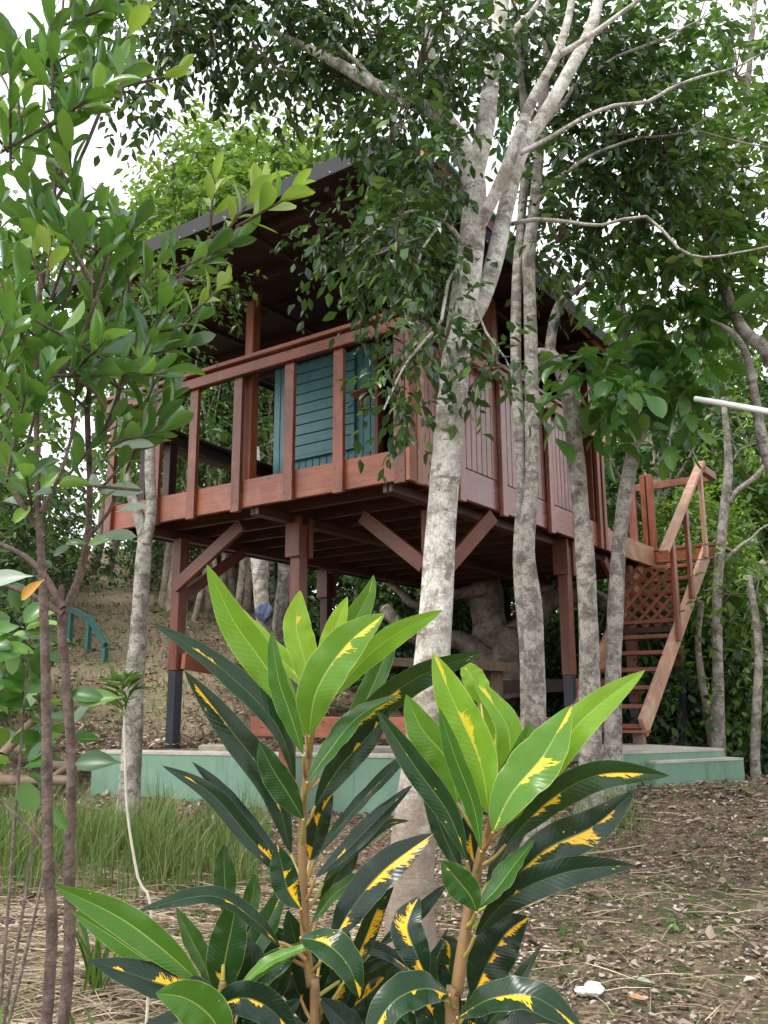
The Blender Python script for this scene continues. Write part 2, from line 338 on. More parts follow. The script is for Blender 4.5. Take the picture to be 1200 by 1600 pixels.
def croton_mat():
    m, t, b = newmat('variegated_croton_leaf')
    at_ = N(t, 'ShaderNodeAttribute'); at_.attribute_name = 'info'; sp = N(t, 'ShaderNodeSeparateXYZ'); t.links.new(at_.outputs['Vector'], sp.inputs[0])
    age, rn, bl = sp.outputs[0], sp.outputs[1], sp.outputs[2]
    uvn = N(t, 'ShaderNodeTexCoord'); su = N(t, 'ShaderNodeSeparateXYZ'); t.links.new(uvn.outputs['UV'], su.inputs[0])
    T = su.outputs[0]; Vv = math_(t, 'MULTIPLY_ADD', su.outputs[1], 2, -1); av = math_(t, 'ABSOLUTE', Vv)
    base = ramp(t, age, [(0, (.30, .46, .035)), (.15, (.17, .35, .028)), (.4, (.05, .15, .018)), (.7, (.010, .045, .012)), (1, (.003, .013, .009))])
    # low-frequency extent along the midrib, and fine feathering
    def vecof(a, bb, c): 
        n = N(t, 'ShaderNodeCombineXYZ')
        for i, x in enumerate((a, bb, c)):
            if isinstance(x, (int, float)): n.inputs[i].default_value = x
            else: t.links.new(x, n.inputs[i])
        return n.outputs[0]
    slant = math_(t, 'MULTIPLY_ADD', av, -.10, T)
    lo = noise(t, vecof(math_(t, 'MULTIPLY', slant, 4.0), math_(t, 'MULTIPLY', rn, 37), 0), 1, 2, .5)
    fine = noise(t, vecof(math_(t, 'MULTIPLY', slant, 75), math_(t, 'MULTIPLY', rn, 91), math_(t, 'MULTIPLY', av, 2.5)), 1, 3, .7)
    fine = math_(t, 'MAXIMUM', math_(t, 'MULTIPLY_ADD', math_(t, 'SUBTRACT', fine, .5), 4.5, .85), .0)
    hw = math_(t, 'MULTIPLY', math_(t, 'SUBTRACT', math_(t, 'ADD', lo, math_(t, 'MULTIPLY', bl, .22)), math_(t, 'MULTIPLY_ADD', age, -.045, .705)), 4.0)
    hw = math_(t, 'MULTIPLY', hw, fine)
    sg = math_(t, 'SIGN', math_(t, 'SUBTRACT', rn, .5))
    side = math_(t, 'GREATER_THAN', math_(t, 'MULTIPLY', Vv, sg), -.035)
    msk = math_(t, 'MULTIPLY', math_(t, 'GREATER_THAN', hw, av), side)
    sp2 = noise(t, vecof(math_(t, 'MULTIPLY', T, 22), math_(t, 'MULTIPLY', rn, 50), math_(t, 'MULTIPLY', Vv, 5)), 1, 1, .4)
    spots = math_(t, 'MULTIPLY', math_(t, 'GREATER_THAN', sp2, .80), math_(t, 'GREATER_THAN', bl, .2))
    msk = math_(t, 'MAXIMUM', msk, spots)
    msk = math_(t, 'MULTIPLY', msk, math_(t, 'LESS_THAN', av, .93))
    yel = mix(t, (.80, .66, .05), (.80, .42, .015), age)
    mott = noise(t, uvn.outputs['UV'], 9, 5, .6); base = mix(t, base, (.03, .09, .02), math_(t, 'MULTIPLY', math_(t, 'SUBTRACT', mott, .45), .6))
    c = mix(t, base, yel, msk)
    mid = math_(t, 'LESS_THAN', av, math_(t, 'MULTIPLY_ADD', T, -.035, .055)); rib = mix(t, (.50, .60, .14), (.03, .07, .02), age)
    c = mix(t, c, rib, math_(t, 'MULTIPLY', mid, .75))
    edge = math_(t, 'GREATER_THAN', av, .965); c = mix(t, c, mix(t, (.62, .7, .2), (.05, .11, .06), age), math_(t, 'MULTIPLY', edge, .6))
    gi = N(t, 'ShaderNodeNewGeometry')
    back = mix(t, c, mix(t, (.32, .50, .06), (.035, .11, .02), age), .72)
    c = mix(t, c, back, gi.outputs['Backfacing'])
    t.links.new(c, b.inputs['Base Color']); b.inputs['Roughness'].default_value = .24; b.inputs['Specular IOR Level'].default_value = .30
    # veins
    vv = math_(t, 'SINE', math_(t, 'MULTIPLY', slant, 170)); h = math_(t, 'ADD', math_(t, 'MULTIPLY', vv, .5), math_(t, 'MULTIPLY', mott, .8))
    bump(t, b, h, .15, .0007)
    tr = N(t, 'ShaderNodeBsdfTranslucent'); t.links.new(mix(t, c, (.45, .65, .05), .35), tr.inputs[0])
    mx = N(t, 'ShaderNodeMixShader'); t.links.new(math_(t, 'MULTIPLY_ADD', age, -.38, .46), mx.inputs[0])
    out = t.nodes['Material Output']; t.links.new(b.outputs[0], mx.inputs[1]); t.links.new(tr.outputs[0], mx.inputs[2]); t.links.new(mx.outputs[0], out.inputs[0])
    return m
M['croton'] = croton_mat()
M['croton_stem'] = painted('croton_stem_bark', (.20, .11, .055), (.27, .17, .06), .6, 25, (.10, .08, .04))
M['petiole'] = painted('croton_petiole', (.30, .35, .06), (.34, .07, .05), .4, 14)

# ------------------------------------------------------------ ground
def sst(a, b, x): 
    t = np.clip((x-a)/(b-a), 0, 1); return t*t*(3-2*t)
def gh(x, y):
    x = np.asarray(x, float); y = np.asarray(y, float)
    dx = x-CAM[0]; dy = y-CAM[1]; d = dx*FH[0]+dy*FH[1]; l = dx*RH[0]+dy*RH[1]
    dd = np.clip(d, -4, 7.1); z = .11*dd+.008*np.maximum(l, 0)*np.clip(dd, 0, 7)*np.clip(1-(l-3)*.15, 0, 1)
    wl = 1-sst(-.16, .06, l/np.maximum(d, 1))
    # level under the house, behind the foundation wall
    inside = (1-sst(.35, .75, x))*sst(.10, .27, (y-(.31*x+.38))+.0)*sst(6.3, 7.3, d)
    z = np.maximum(z, z+inside*np.maximum(1.10-z, 0))
    z = z+wl*.275*np.clip(d-8.2, 0, 17.5)-wl*.15*np.clip(d-26, 0, 60)
    z = z-(1-wl)*sst(.12, .3, l/np.maximum(d, 1))*.16*np.clip(d-6.9, 0, 9)
    z = z+(1-wl)*.04*np.clip(d-9, 0, 30)
    z = z+.018*np.sin(x*2.1+1)*np.cos(y*1.7)+.012*np.sin(x*5.3)*np.sin(y*4.7+2)+.006*np.sin(x*13+y*7)
    return z
def to_xy(d, l): return CAM[0]+FH[0]*d+RH[0]*l, CAM[1]+FH[1]*d+RH[1]*l
def sheet(name, mat, ds, ls, lfun=None, dz=0, kind='structure'):
    D, Lm = np.meshgrid(ds, ls, indexing='ij')
    if lfun is not None: Lm = lfun(D, Lm)
    X, Y = to_xy(D, Lm); Z = gh(X, Y)+dz*(1 if not dz else 1-5*(1-sst(8.05, 8.9, D))-4*sst(.86, 1., np.abs((ls+0*D))) ); n, k = D.shape
    V = np.stack([X, Y, Z], -1).reshape(-1, 3); i = np.arange(n-1)[:, None]*k+np.arange(k-1)[None]; i = i.ravel()
    mb = MB(); mb.add(V, np.stack([i, i+1, i+k+1, i+k], -1)); o = mb.build(name, mat, sm=True, origin=(0, 0, 0)); tag(o, kind=kind); return o
ds = np.concatenate([np.linspace(-30, 0, 12), np.linspace(.3, 12, 118), np.linspace(12.3, 40, 70), np.linspace(42, 160, 20)])
ls = np.concatenate([np.linspace(-120, -22, 14), np.linspace(-21, -6, 40), np.linspace(-5.8, 5.8, 100), np.linspace(6, 20, 30), np.linspace(24, 120, 12)])
sheet('ground', M['ground'], ds, ls)
def path_l(D, T):
    c = np.interp(D, [7.8, 9, 12, 16, 20, 26], [-1.9, -2.5, -3.75, -5.2, -7.1, -9.6]); wdt = np.interp(D, [7.8, 10, 16, 26], [1.5, 1.35, 1.3, .8])
    return c+T*wdt*(1+.12*np.sin(D*3.1)+.08*np.sin(D*7.7+T*3))
sheet('path', M['path'], np.linspace(8.0, 26, 120), np.linspace(-1, 1, 15), path_l, .035)

# ------------------------------------------------------------ tree house
Z0 = 3.07; F = 3.305; CT = 4.34; RZ = 4.99
house = empty('tree_house', (-1.7, 2.9, 1.13))
tag(house, 'raised red-brown wooden tree house on posts with a dark flat roof', 'tree house')
def part(name, mb, mat, parent=house, bevel=.004, label=None):
    o = mb.build(name, mat, parent, bevel=bevel)
    if label: o['label'] = label
    return o
def one(name, mat, fn, parent=house, **k):
    mb = MB(); fn(mb); return part(name, mb, mat, parent, **k)
BK = 5.9
# floor boards laid on the joists
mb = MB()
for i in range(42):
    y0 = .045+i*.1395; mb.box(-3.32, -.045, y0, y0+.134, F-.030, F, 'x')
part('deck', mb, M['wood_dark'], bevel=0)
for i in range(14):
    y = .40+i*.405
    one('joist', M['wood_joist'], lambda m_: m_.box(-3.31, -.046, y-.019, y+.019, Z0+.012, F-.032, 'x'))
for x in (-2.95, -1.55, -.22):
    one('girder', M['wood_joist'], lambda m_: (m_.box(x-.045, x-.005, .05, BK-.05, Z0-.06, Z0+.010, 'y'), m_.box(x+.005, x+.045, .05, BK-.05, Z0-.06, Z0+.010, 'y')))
one('fascia_board', M['wood'], lambda m_: m_.box(-3.36, -.045, 0, .038, Z0, F-.002, 'x'))
one('fascia_board', M['wood_wall'], lambda m_: m_.box(-.042, -.002, .0, 3.9, Z0, F+.02, 'y'))
one('fascia_board', M['wood_worn'], lambda m_: m_.box(-.042, -.004, 3.903, BK, Z0, F+.0, 'y'))
one('fascia_board', M['wood_dark'], lambda m_: m_.box(-3.36, -3.322, .04, BK, Z0, F-.002, 'y'))
one('fascia_board', M['wood_dark'], lambda m_: m_.box(-3.32, -.045, BK-.04, BK, Z0, F-.002, 'x'))
# front balusters
for x in (-3.32, -2.69, -2.22, -1.69, -1.12, -.62, -.055):
    q = MB(); q.box(x-.048, x+.048, -.04, -.002, Z0-.035+R.rand()*.02, CT-.145); nl = MB()
    for (ox, oz) in ((-.025, .05), (.022, .06), (-.02, .17), (.026, .165), (-.02, 1.06), (.024, 1.05)): nl.tube([(x+ox+R.randn()*.003, -.0395, Z0+oz), (x+ox, -.0425, Z0+oz)], [.0045, .004], 6, 1)
    q.absorb(nl, M['black']); part('baluster', q, M['wood'])
one('rail_board', M['wood'], lambda m_: m_.box(-3.40, .03, -.078, -.043, CT-.142, CT-.050, 'x'))
one('rail_cap', M['wood'], lambda m_: m_.box(-3.46, .09, -.115, .035, CT-.036, CT, 'x'))
one('rail_nailer', M['wood_dark'], lambda m_: m_.box(-3.36, -.12, -.038, .0, CT-.14, CT-.038, 'x'))
# corner cluster of posts
one('corner_post', M['wood'], lambda m_: m_.box(-.002, .036, -.04, .055, Z0-.02, CT-.145))
one('corner_post', M['wood_worn'], lambda m_: m_.box(-.002, .036, .075, .165, Z0-.02, CT-.06))
one('corner_post', M['wood'], lambda m_: m_.box(-.125, -.035, .05, .14, F, RZ))
# right-hand parapet: boards, pilasters
def boards(mb, y0, y1, z0, z1, x0=-.028, x1=0.0, wdt=.085):
    y = y0
    while y < y1-.01:
        e = min(y+wdt, y1); mb.box(x0, x1, y+.004, e-.004, z0, z1); y = e
for (a, b_) in ((.20, .66), (.75, 1.36), (1.46, 2.30), (2.40, 3.0)):
    mb = MB(); boards(mb, a, b_, F+.024, CT-.12); mb.box(-.05, -.032, a, b_, F+.02, CT-.12, 'y'); part('wall_panel', mb, M['wood_wall'], bevel=.003)
for y in (.705, 1.41, 2.35, 3.05):
    one('pilaster', M['wood_wall'], lambda m_: m_.box(.002, .042, y-.045, y+.045, Z0-.04, CT-.10))
for y in (3.55, 3.68):
    one('pilaster', M['wood'], lambda m_: m_.box(-.0, .04, y-.035, y+.035, Z0-.02, CT-.13))
one('rail_board', M['wood_worn'], lambda m_: m_.box(.044, .080, -.11, 3.95, CT-.135, CT-.045, 'y'))
one('rail_cap', M['wood'], lambda m_: m_.box(-.05, .10, .038, 4.0, CT-.036, CT-.001, 'y'))
# wall posts up to the eaves
for (x, y) in ((-1.66, .09), (-.06, 1.41), (-.06, 2.9), (-.06, 3.55), (-3.28, 3.4), (-3.28, .09), (-1.75, 3.5)):
    if (x, y) == (-3.28, .09): continue
    one('roof_post', M['wood'], lambda m_: m_.box(x-.045, x+.045, y-.045, y+.045, F+.001, RZ+.02))
# teal room wall with boarded hatch
tw = MB(); x = -2.69
while x < -1.35:
    tw.box(x+.003, x+.086, 1.50, 1.525, F+.002, 4.97); x += .09
tw.box(-2.69, -1.35, 1.53, 1.55, F, 4.975, 'x')
teal = part('teal_wall', tw, M['teal'], bevel=.003)
hm = MB(); z = 3.95
while z < 4.90:
    hm.box(-2.46, -1.60, 1.462, 1.497, z+.004, z+.105, 'x'); z += .11
hatch = hm.build('hatch', M['teal'], teal, bevel=.003)
hm = MB(); hm.box(-2.49, -1.57, 1.455, 1.497, 3.915, 3.95, 'x'); hm.build('hatch_sill', M['teal'], hatch)
hm = MB(); hm.tube([(-1.67, 1.455, 4.34), (-1.65, 1.43, 4.36), (-1.59, 1.43, 4.37)], [.008, .007, .007], 8); hm.build('latch', M['screw'], hatch, sm=True)
# bracket shelf (flat top on a tapering foot)
bs = MB()
n = 20; rr = [(0.0, 4.20), (.03, 4.20), (.045, 4.28), (.05, 4.32), (.15, 4.365), (.17, 4.385), (.15, 4.40), (.0, 4.40)]
V = []; 
for (r_, z_) in rr:
    for j in range(n): a = math.pi*j/(n-1); V.append((-1.52+r_*math.cos(a)*.8, 1.495-r_*math.sin(a)*.7, z_+.08))
Fc = [(i*n+j, i*n+j+1, (i+1)*n+j+1, (i+1)*n+j) for i in range(len(rr)-1) for j in range(n-1)]
bs.add(V, Fc); bs.build('bracket_shelf', M['wood'], house, sm=True)
one('door_trim', M['wood'], lambda m_: m_.box(-1.345, -1.30, 1.44, 1.53, F+.001, 4.97))
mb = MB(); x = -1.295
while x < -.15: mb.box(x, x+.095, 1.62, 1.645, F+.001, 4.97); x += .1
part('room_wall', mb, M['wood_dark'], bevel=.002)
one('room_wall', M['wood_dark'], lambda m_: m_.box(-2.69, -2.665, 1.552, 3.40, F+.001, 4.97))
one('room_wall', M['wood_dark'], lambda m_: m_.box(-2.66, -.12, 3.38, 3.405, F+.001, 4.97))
# rear rail behind the porch
one('rail_cap', M['wood_grey'], lambda m_: m_.box(-3.36, -2.72, 2.50, 2.60, 4.0, 4.04, 'x'))
one('rail_board', M['wood'], lambda m_: m_.box(-3.36, -2.72, 2.53, 2.57, 3.86, 3.97, 'x'))
# support posts with bracket blocks, black coated feet
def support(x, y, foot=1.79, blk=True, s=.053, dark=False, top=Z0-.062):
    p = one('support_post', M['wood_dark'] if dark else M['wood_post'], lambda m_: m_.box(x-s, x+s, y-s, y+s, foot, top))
    q = MB(); q.box(x-s+.006, x+s-.006, y-s+.006, y+s-.006, float(gh(x, y))-.05, foot); q.build('coated_foot', M['black'], p, bevel=.003)
    if blk:
        q = MB(); q.box(x-s-.025, x+s+.025, y-s-.04, y-s-.002, 2.72, Z0-.002); q.box(x-s-.025, x+s+.025, y+s+.002, y+s+.045, 2.72, Z0-.002); q.build('bracket_block', M['wood_post'], p, bevel=.003)
    return p
support(-2.85, .45, 1.80, False)
support(-1.52, .58, 1.70)
support(-.30, .75, 1.6, False)
support(-.14, 2.96, 1.76)
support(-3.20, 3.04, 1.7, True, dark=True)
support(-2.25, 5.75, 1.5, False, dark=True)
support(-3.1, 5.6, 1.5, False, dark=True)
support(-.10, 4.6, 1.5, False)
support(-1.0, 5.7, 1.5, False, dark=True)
for a, b_, s_ in (((-2.83, .38, 2.55), (-1.98, .36, 3.03), .12), ((-2.88, .55, 2.5), (-2.88, 1.3, 3.0), .1),
                  ((-.90, .66, 3.02), (-.30, .66, 2.55), .12), ((-.02, 1.28, 3.02), (-.20, .80, 2.52), .12),
                  ((-3.15, 5.3, 3.0), (-3.1, 5.6, 2.5), .1), ((-2.2, 5.7, 2.5), (-1.7, 5.7, 3.0), .1), ((-2.3, 5.7, 2.5), (-2.9, 5.7, 3.0), .1), ((-.1, 4.55, 2.45), (-.1, 3.9, 3.0), .1)):
    one('brace', M['wood_post'], lambda m_: m_.beam(a, b_, .045, s_, (0, 0, 1)))
one('tie_beam', M['wood'], lambda m_: m_.beam((-2.76, .45, 1.88), (-3.05, 3.0, 1.66), .05, .14))
one('tie_beam', M['wood_dark'], lambda m_: m_.beam((-2.76, 4.5, 1.68), (-.15, 4.5, 1.70), .05, .15))
one('tie_beam', M['wood'], lambda m_: m_.beam((-.15, 3.05, 1.66), (-.10, 4.6, 1.66), .05, .14))
# roof
RX0, RX1, RY0, RY1 = -3.15, .435, -.95, 3.48
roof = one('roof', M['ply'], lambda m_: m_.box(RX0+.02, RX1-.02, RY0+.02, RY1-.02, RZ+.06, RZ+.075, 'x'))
for i in range(8):
    y = RY0+.28+i*.56; q = MB(); q.box(RX0+.05, RX1-.05, y-.02, y+.02, RZ-.03, RZ+.058, 'x'); q.build('rafter', M['ply'], roof, bevel=.003)
for x in (-2.4, -1.66, -.9, -.06):
    q = MB(); q.box(x-.02, x+.02, RY0+.06, RY1-.06, RZ-.075, RZ-.033, 'y'); q.build('purlin', M['ply'], roof, bevel=.003)
for i, (a, b_) in enumerate((((RX0, RY0), (RX1, RY0)), ((RX1, RY0), (RX1, RY1)), ((RX1, RY1), (RX0, RY1)), ((RX0, RY1), (RX0, RY0)))):
    q = MB(); dx = np.array([b_[0]-a[0], b_[1]-a[1], 0]); Ln = np.linalg.norm(dx); t_ = dx/Ln; nn = np.array([t_[1], -t_[0], 0])
    aa = np.array([a[0], a[1], RZ+.045])+t_*.011*(i % 2); bb = np.array([b_[0], b_[1], RZ+.045])-t_*.011*(i % 2)
    eb = MB(); eb.beam(aa, bb, .02, .125)
    q = MB()
    k = int(Ln/.16)
    for j in range(k):
        c = aa+t_*(j+.5)*Ln/k+nn*.012+np.array([0, 0, -.045+.09*(j % 2)*0]); q.tube([c, c+nn*.004], [.007, .006], 6, 1)
    eb.absorb(q, M['screw']).build('roof_edging', M['metal_edge'], roof, bevel=.003)
# upper shed roof sloping to the back
uz = lambda y: 5.44-.135*(y+.3)
ur = MB(); ur.hexa([(RX0+.1, -.35, uz(-.35)), (RX1-.03, -.35, uz(-.35)), (RX1-.03, -.35, uz(-.35)+.025), (RX0+.1, -.35, uz(-.35)+.025), (RX0+.1, 3.42, uz(3.42)+.08), (RX1-.03, 3.42, uz(3.42)+.08), (RX1-.03, 3.42, uz(3.42)+.105), (RX0+.1, 3.42, uz(3.42)+.105)])
part('upper_roof', ur, M['turq'], bevel=.003)
for x in (RX0+.14, RX1-.075):
    q = MB(); q.beam((x, -.33, uz(-.33)-.075), (x, 3.40, uz(3.4)+.02), .035, .13); part('barge_board', q, M['wood'])
for x in (-3.0, -1.6, -.1):
    q = MB(); q.box(x-.04, x+.04, -.2, -.12, RZ+.077, uz(-.2)-.005); part('upper_roof_strut', q, M['wood'])

# porch table (dark planks on legs)
tab = empty('porch_table', (-2.98, 1.1, F)); tag(tab, 'long dark wooden table on the porch behind the left balusters', 'table')
q = MB(); 
for i in range(3):
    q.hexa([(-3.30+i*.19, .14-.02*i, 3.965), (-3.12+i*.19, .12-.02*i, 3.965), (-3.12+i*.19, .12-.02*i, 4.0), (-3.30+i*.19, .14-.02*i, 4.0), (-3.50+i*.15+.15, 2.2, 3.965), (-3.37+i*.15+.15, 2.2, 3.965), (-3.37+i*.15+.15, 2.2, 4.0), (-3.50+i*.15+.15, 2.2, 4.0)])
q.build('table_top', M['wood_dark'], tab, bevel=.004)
q = MB(); q.beam((-3.29, .16, 3.915), (-2.77, .11, 3.915), .03, .09); q.build('apron', M['wood'], tab, bevel=.003)
q = MB(); q.beam((-2.79, .13, 3.915), (-3.02, 2.1, 3.915), .03, .09); q.build('apron', M['wood_dark'], tab, bevel=.003)
for x, y in ((-3.22, .3), (-2.86, .28), (-2.98, 1.4), (-3.2, 2.05)):
    q = MB(); q.box(x-.045, x+.045, y-.045, y+.045, F+.001, 3.963); q.build('leg', M['wood_dark'], tab, bevel=.003)

# ------------------------------------------------------------ staircase
st = empty('staircase', (.27, 3.2, 1.13)); tag(st, 'steep red-brown open-tread wooden stair with handrail at the right end', 'staircase')
SX0, SX1 = -.06, .60
def sy(z): return 2.78+(z-1.22)*1.30
mb = MB(); mb.beam((SX1, sy(1.24), 1.28), (SX1, sy(3.16), 3.20), .042, .20, (0, 0, 1)); mb.build('stringer', M['wood_worn'], st, bevel=.004)
mb = MB(); mb.beam((SX0-.04, sy(1.24), 1.28), (SX0-.04, sy(3.16), 3.20), .042, .20); mb.build('stringer', M['wood_worn'], st, bevel=.004)
for k in range(11):
    z = 1.29+k*.175; y = sy(z)
    mb = MB(); mb.box(SX0-.015, SX1-.025, y-.02, y+.2, z-.02, z+.02, 'x'); mb.build('tread', M['wood'], st, bevel=.004)
mb = MB(); mb.box(SX1-.09, SX1-.0, sy(1.24)-.02, sy(1.24)+.07, 1.12, 1.235); mb.build('foot_block', M['wood_raw'], st, bevel=.004)
mb = MB(); mb.box(SX0-.05, SX1+.03, 2.70, 2.93, 1.236, 1.262, 'x'); mb.build('foot_board', M['wood'], st, bevel=.004)
# top landing
mb = MB()
for i in range(5): mb.box(SX0-.04, SX1+.14, 5.28+i*.13, 5.405+i*.13, F-.04, F-.004, 'x')
mb.box(SX0, SX1+.12, 5.29, 5.33, F-.18, F-.045, 'x'); mb.build('landing', M['wood'], st, bevel=.003)
ra = np.array((SX1+.045, 3.60, 2.96)); rb = np.array((SX1+.045, 5.20, 4.24))
mb = MB(); mb.beam(ra, rb, .10, .04, (0, 0, 1)); mb.build('handrail', M['wood_worn'], st, bevel=.004)
for y, zb in ((3.90, 2.10), (4.45, 2.58), (5.12, 3.10)):
    zt = ra[2]+(y-ra[1])/(rb[1]-ra[1])*(rb[2]-ra[2])-.02
    mb = MB(); mb.box(SX1+.022, SX1+.062, y-.045, y+.045, zb, zt); mb.build('baluster', M['wood_worn'] if y > 5 else M['wood'], st, bevel=.004)
for x in (-.10, -.02):
    mb = MB(); mb.box(x-.03, x+.03, 5.30, 5.39, F, 4.22); mb.build('newel_post', M['wood'], st, bevel=.004)
mb = MB(); mb.box(-.42, .62, 5.86, 5.90, 4.16, 4.25, 'x'); mb.build('landing_rail', M['wood'], st, bevel=.004)
mb = MB(); mb.box(.56, .64, 5.40, 5.86, 4.16, 4.25, 'y'); mb.build('landing_rail', M['wood'], st, bevel=.004)
mb = MB(); mb.box(-.26, -.17, 5.2, 5.28, F+.01, 4.05); mb.build('newel_post', M['wood_wall'], st, bevel=.02)
# rear black post under the landing
mb = MB(); mb.box(.14, .24, 5.25, 5.35, 1.9, 3.10); po = mb.build('landing_post', M['wood'], st, bevel=.004)
mb = MB(); mb.box(.146, .234, 5.256, 5.344, .8, 1.9); mb.build('coated_foot', M['black'], po, bevel=.003)
# lattice gate
lat = empty('lattice_gate', (.24, 4.3, 2.28)); tag(lat, 'brown crisscross lattice panel hung across the stair', 'lattice panel')
fr = MB(); X0, X1, ZA, ZB = -.09, .50, 2.285, 2.905; yl = 4.26
fr.box(X0, X1, yl-.02, yl+.02, ZA-.06, ZA, 'x'); fr.build('bottom_rail', M['wood_dark'], lat, bevel=.003)
sl = MB(); dx = .138
def strips(sgn, yy):
    h = ZB-ZA
    for k in range(-8, 12):
        # line x = x0 + sgn*(z-ZA)
        x0 = X0+k*dx
        pts = []
        za, zb = ZA, ZB
        xa = x0; xb = x0+sgn*h
        lo, hi = X0, X1
        if sgn > 0:
            if xa < lo: za = ZA+(lo-xa); xa = lo
            if xb > hi: zb = ZB-(xb-hi); xb = hi
        else:
            if xa > hi: za = ZA+(xa-hi); xa = hi
            if xb < lo: zb = ZB-(lo-xb); xb = lo
        if zb-za > .05: sl.beam((xa, yy, za), (xb, yy, zb), .008, .036, (0, 0, 1))
    return
strips(1, yl-.005); strips(-1, yl+.005)
sl.build('lattice_strips', M['wood'], lat)
q = MB(); q.box(X1+.002, X1+.025, yl-.015, yl+.015, ZA-.03, ZB+.02); q.build('edge_strip', M['straw'], lat, bevel=.002)

# ------------------------------------------------------------ concrete works
def slab(name, A, B, th, ztop, zbot, lab, cat):
    A = np.array(A, float); B = np.array(B, float); t_ = (B-A)/np.linalg.norm(B-A); nn = np.array([-t_[1], t_[0]])
    e = empty(name, ((A[0]+B[0])/2, (A[1]+B[1])/2, zbot)); tag(e, lab, cat)
    n = 30; q = MB(); c = MB()
    pts = [A+(B-A)*i/(n-1) for i in range(n)]; wob = np.cumsum(R.randn(n))*.0015
    for i in range(n-1):
        for (mm, z0, z1, d0, d1) in ((q, zbot, ztop-.012, 0, th), (c, ztop-.0115, ztop+.006, -.004, th)):
            a = pts[i]+nn*(d0+wob[i]); b_ = pts[i+1]+nn*(d0+wob[i+1]); a2 = pts[i]+nn*d1; b2 = pts[i+1]+nn*d1
            zz0 = z1+ (R.rand()*.0)
            mm.add([(*a, z0), (*b_, z0), (*b_, z1), (*a, z1), (*a2, z1), (*b2, z1)], [(0, 1, 2, 3), (3, 2, 5, 4)])
    for mm, z0, z1 in ((q, zbot, ztop-.012), (c, ztop-.0115, ztop+.006)):
        for P_ in (A, B):
            p2 = P_+nn*th; mm.add([(*P_, z0), (*p2, z0), (*p2, z1), (*P_, z1)], [(0, 1, 2, 3)])
    q.build('painted_wall', M['green_conc'], e); c.build('bare_top', M['conc'], e)
slab('foundation_wall', (-2.75, -.47), (.15, .43), .28, 1.13, .45, 'long low green painted concrete foundation wall at the left below the house', 'foundation wall')
slab('stair_footing', (.86, 1.55), (1.36, 2.5), 1.1, 1.13, .5, 'green painted concrete footing pad under the stair at the right', 'footing')
slab('footing_step', (1.06, 1.72), (1.50, 2.52), .3, 1.06, .5, 'lower green concrete ledge in front of the stair footing', 'step')

# low wooden rail standing in front of the foundation
lr = empty('low_rail', (.1, .5, .9)); tag(lr, 'knee-high red wooden rail on short posts beneath the tree house', 'low rail')
A = (-1.25, -.22, 1.34); B = (.42, -.30, 1.345); D = (.18, 2.75, 1.30)
for a, b_ in ((A, B), ((.42, -.22, 1.345), D)):
    q = MB(); q.beam(a, b_, .045, .14); q.build('rail', M['wood'], lr, bevel=.004)
for x, y in ((-1.0, -.15), (.40, -.20), (.33, 1.0), (.24, 2.3)):
    q = MB(); q.box(x-.045, x+.045, y-.01, y+.08, float(gh(x, y))-.05, 1.275); q.build('post', M['wood'], lr, bevel=.004)
# plain wooden table in the shade behind
bt = empty('shade_table', tuple(at(710, 1120, 9.2))); tag(bt, 'plain unpainted wooden table in the shade under the house', 'table')
a = at(632, 1035, 9.6); b_ = at(790, 1042, 8.9)
q = MB(); q.beam(a, b_, .55, .09); q.build('table_top', M['wood_raw'], bt, bevel=.004)
for px, H in ((645, 9.6), (776, 9.0), (650, 10), (760, 9.3)):
    p_ = at(px, 1045, H); q = MB(); q.box(p_[0]-.045, p_[0]+.045, p_[1]-.045, p_[1]+.045, float(gh(p_[0], p_[1]))-.05, p_[2]); q.build('leg', M['wood_raw'], bt, bevel=.004)

# green handrail beside the path
hr = empty('path_handrail', tuple(at(150, 1068, 11.8))); tag(hr, 'green painted handrail stepping down beside the dirt path', 'handrail')
pts = [at(60, 945, 13.2), at(112, 953, 12.4), at(140, 966, 12.0), at(165, 1008, 11.5)]
q = MB(); 
for i in range(3): q.beam(pts[i], pts[i+1], .06, .07)
q.build('rail', M['rail_green'], hr, bevel=.004)
for p_ in (pts[2], pts[3], pts[1]):
    q = MB(); q.box(p_[0]-.03, p_[0]+.03, p_[1]-.03, p_[1]+.03, float(gh(p_[0], p_[1]))-.1, p_[2]-.03); q.build('post', M['rail_green'], hr, bevel=.003)
# white pipe
q = MB(); q.tube([at(1086, 623, 5.9), at(1150, 634, 5.7), at(1300, 662, 5.2)], [.020, .021, .022], 14, 3); tag(q.build('pipe', M['pipe'], sm=True), 'white plastic pipe poking out of the leaves at the right', 'pipe')

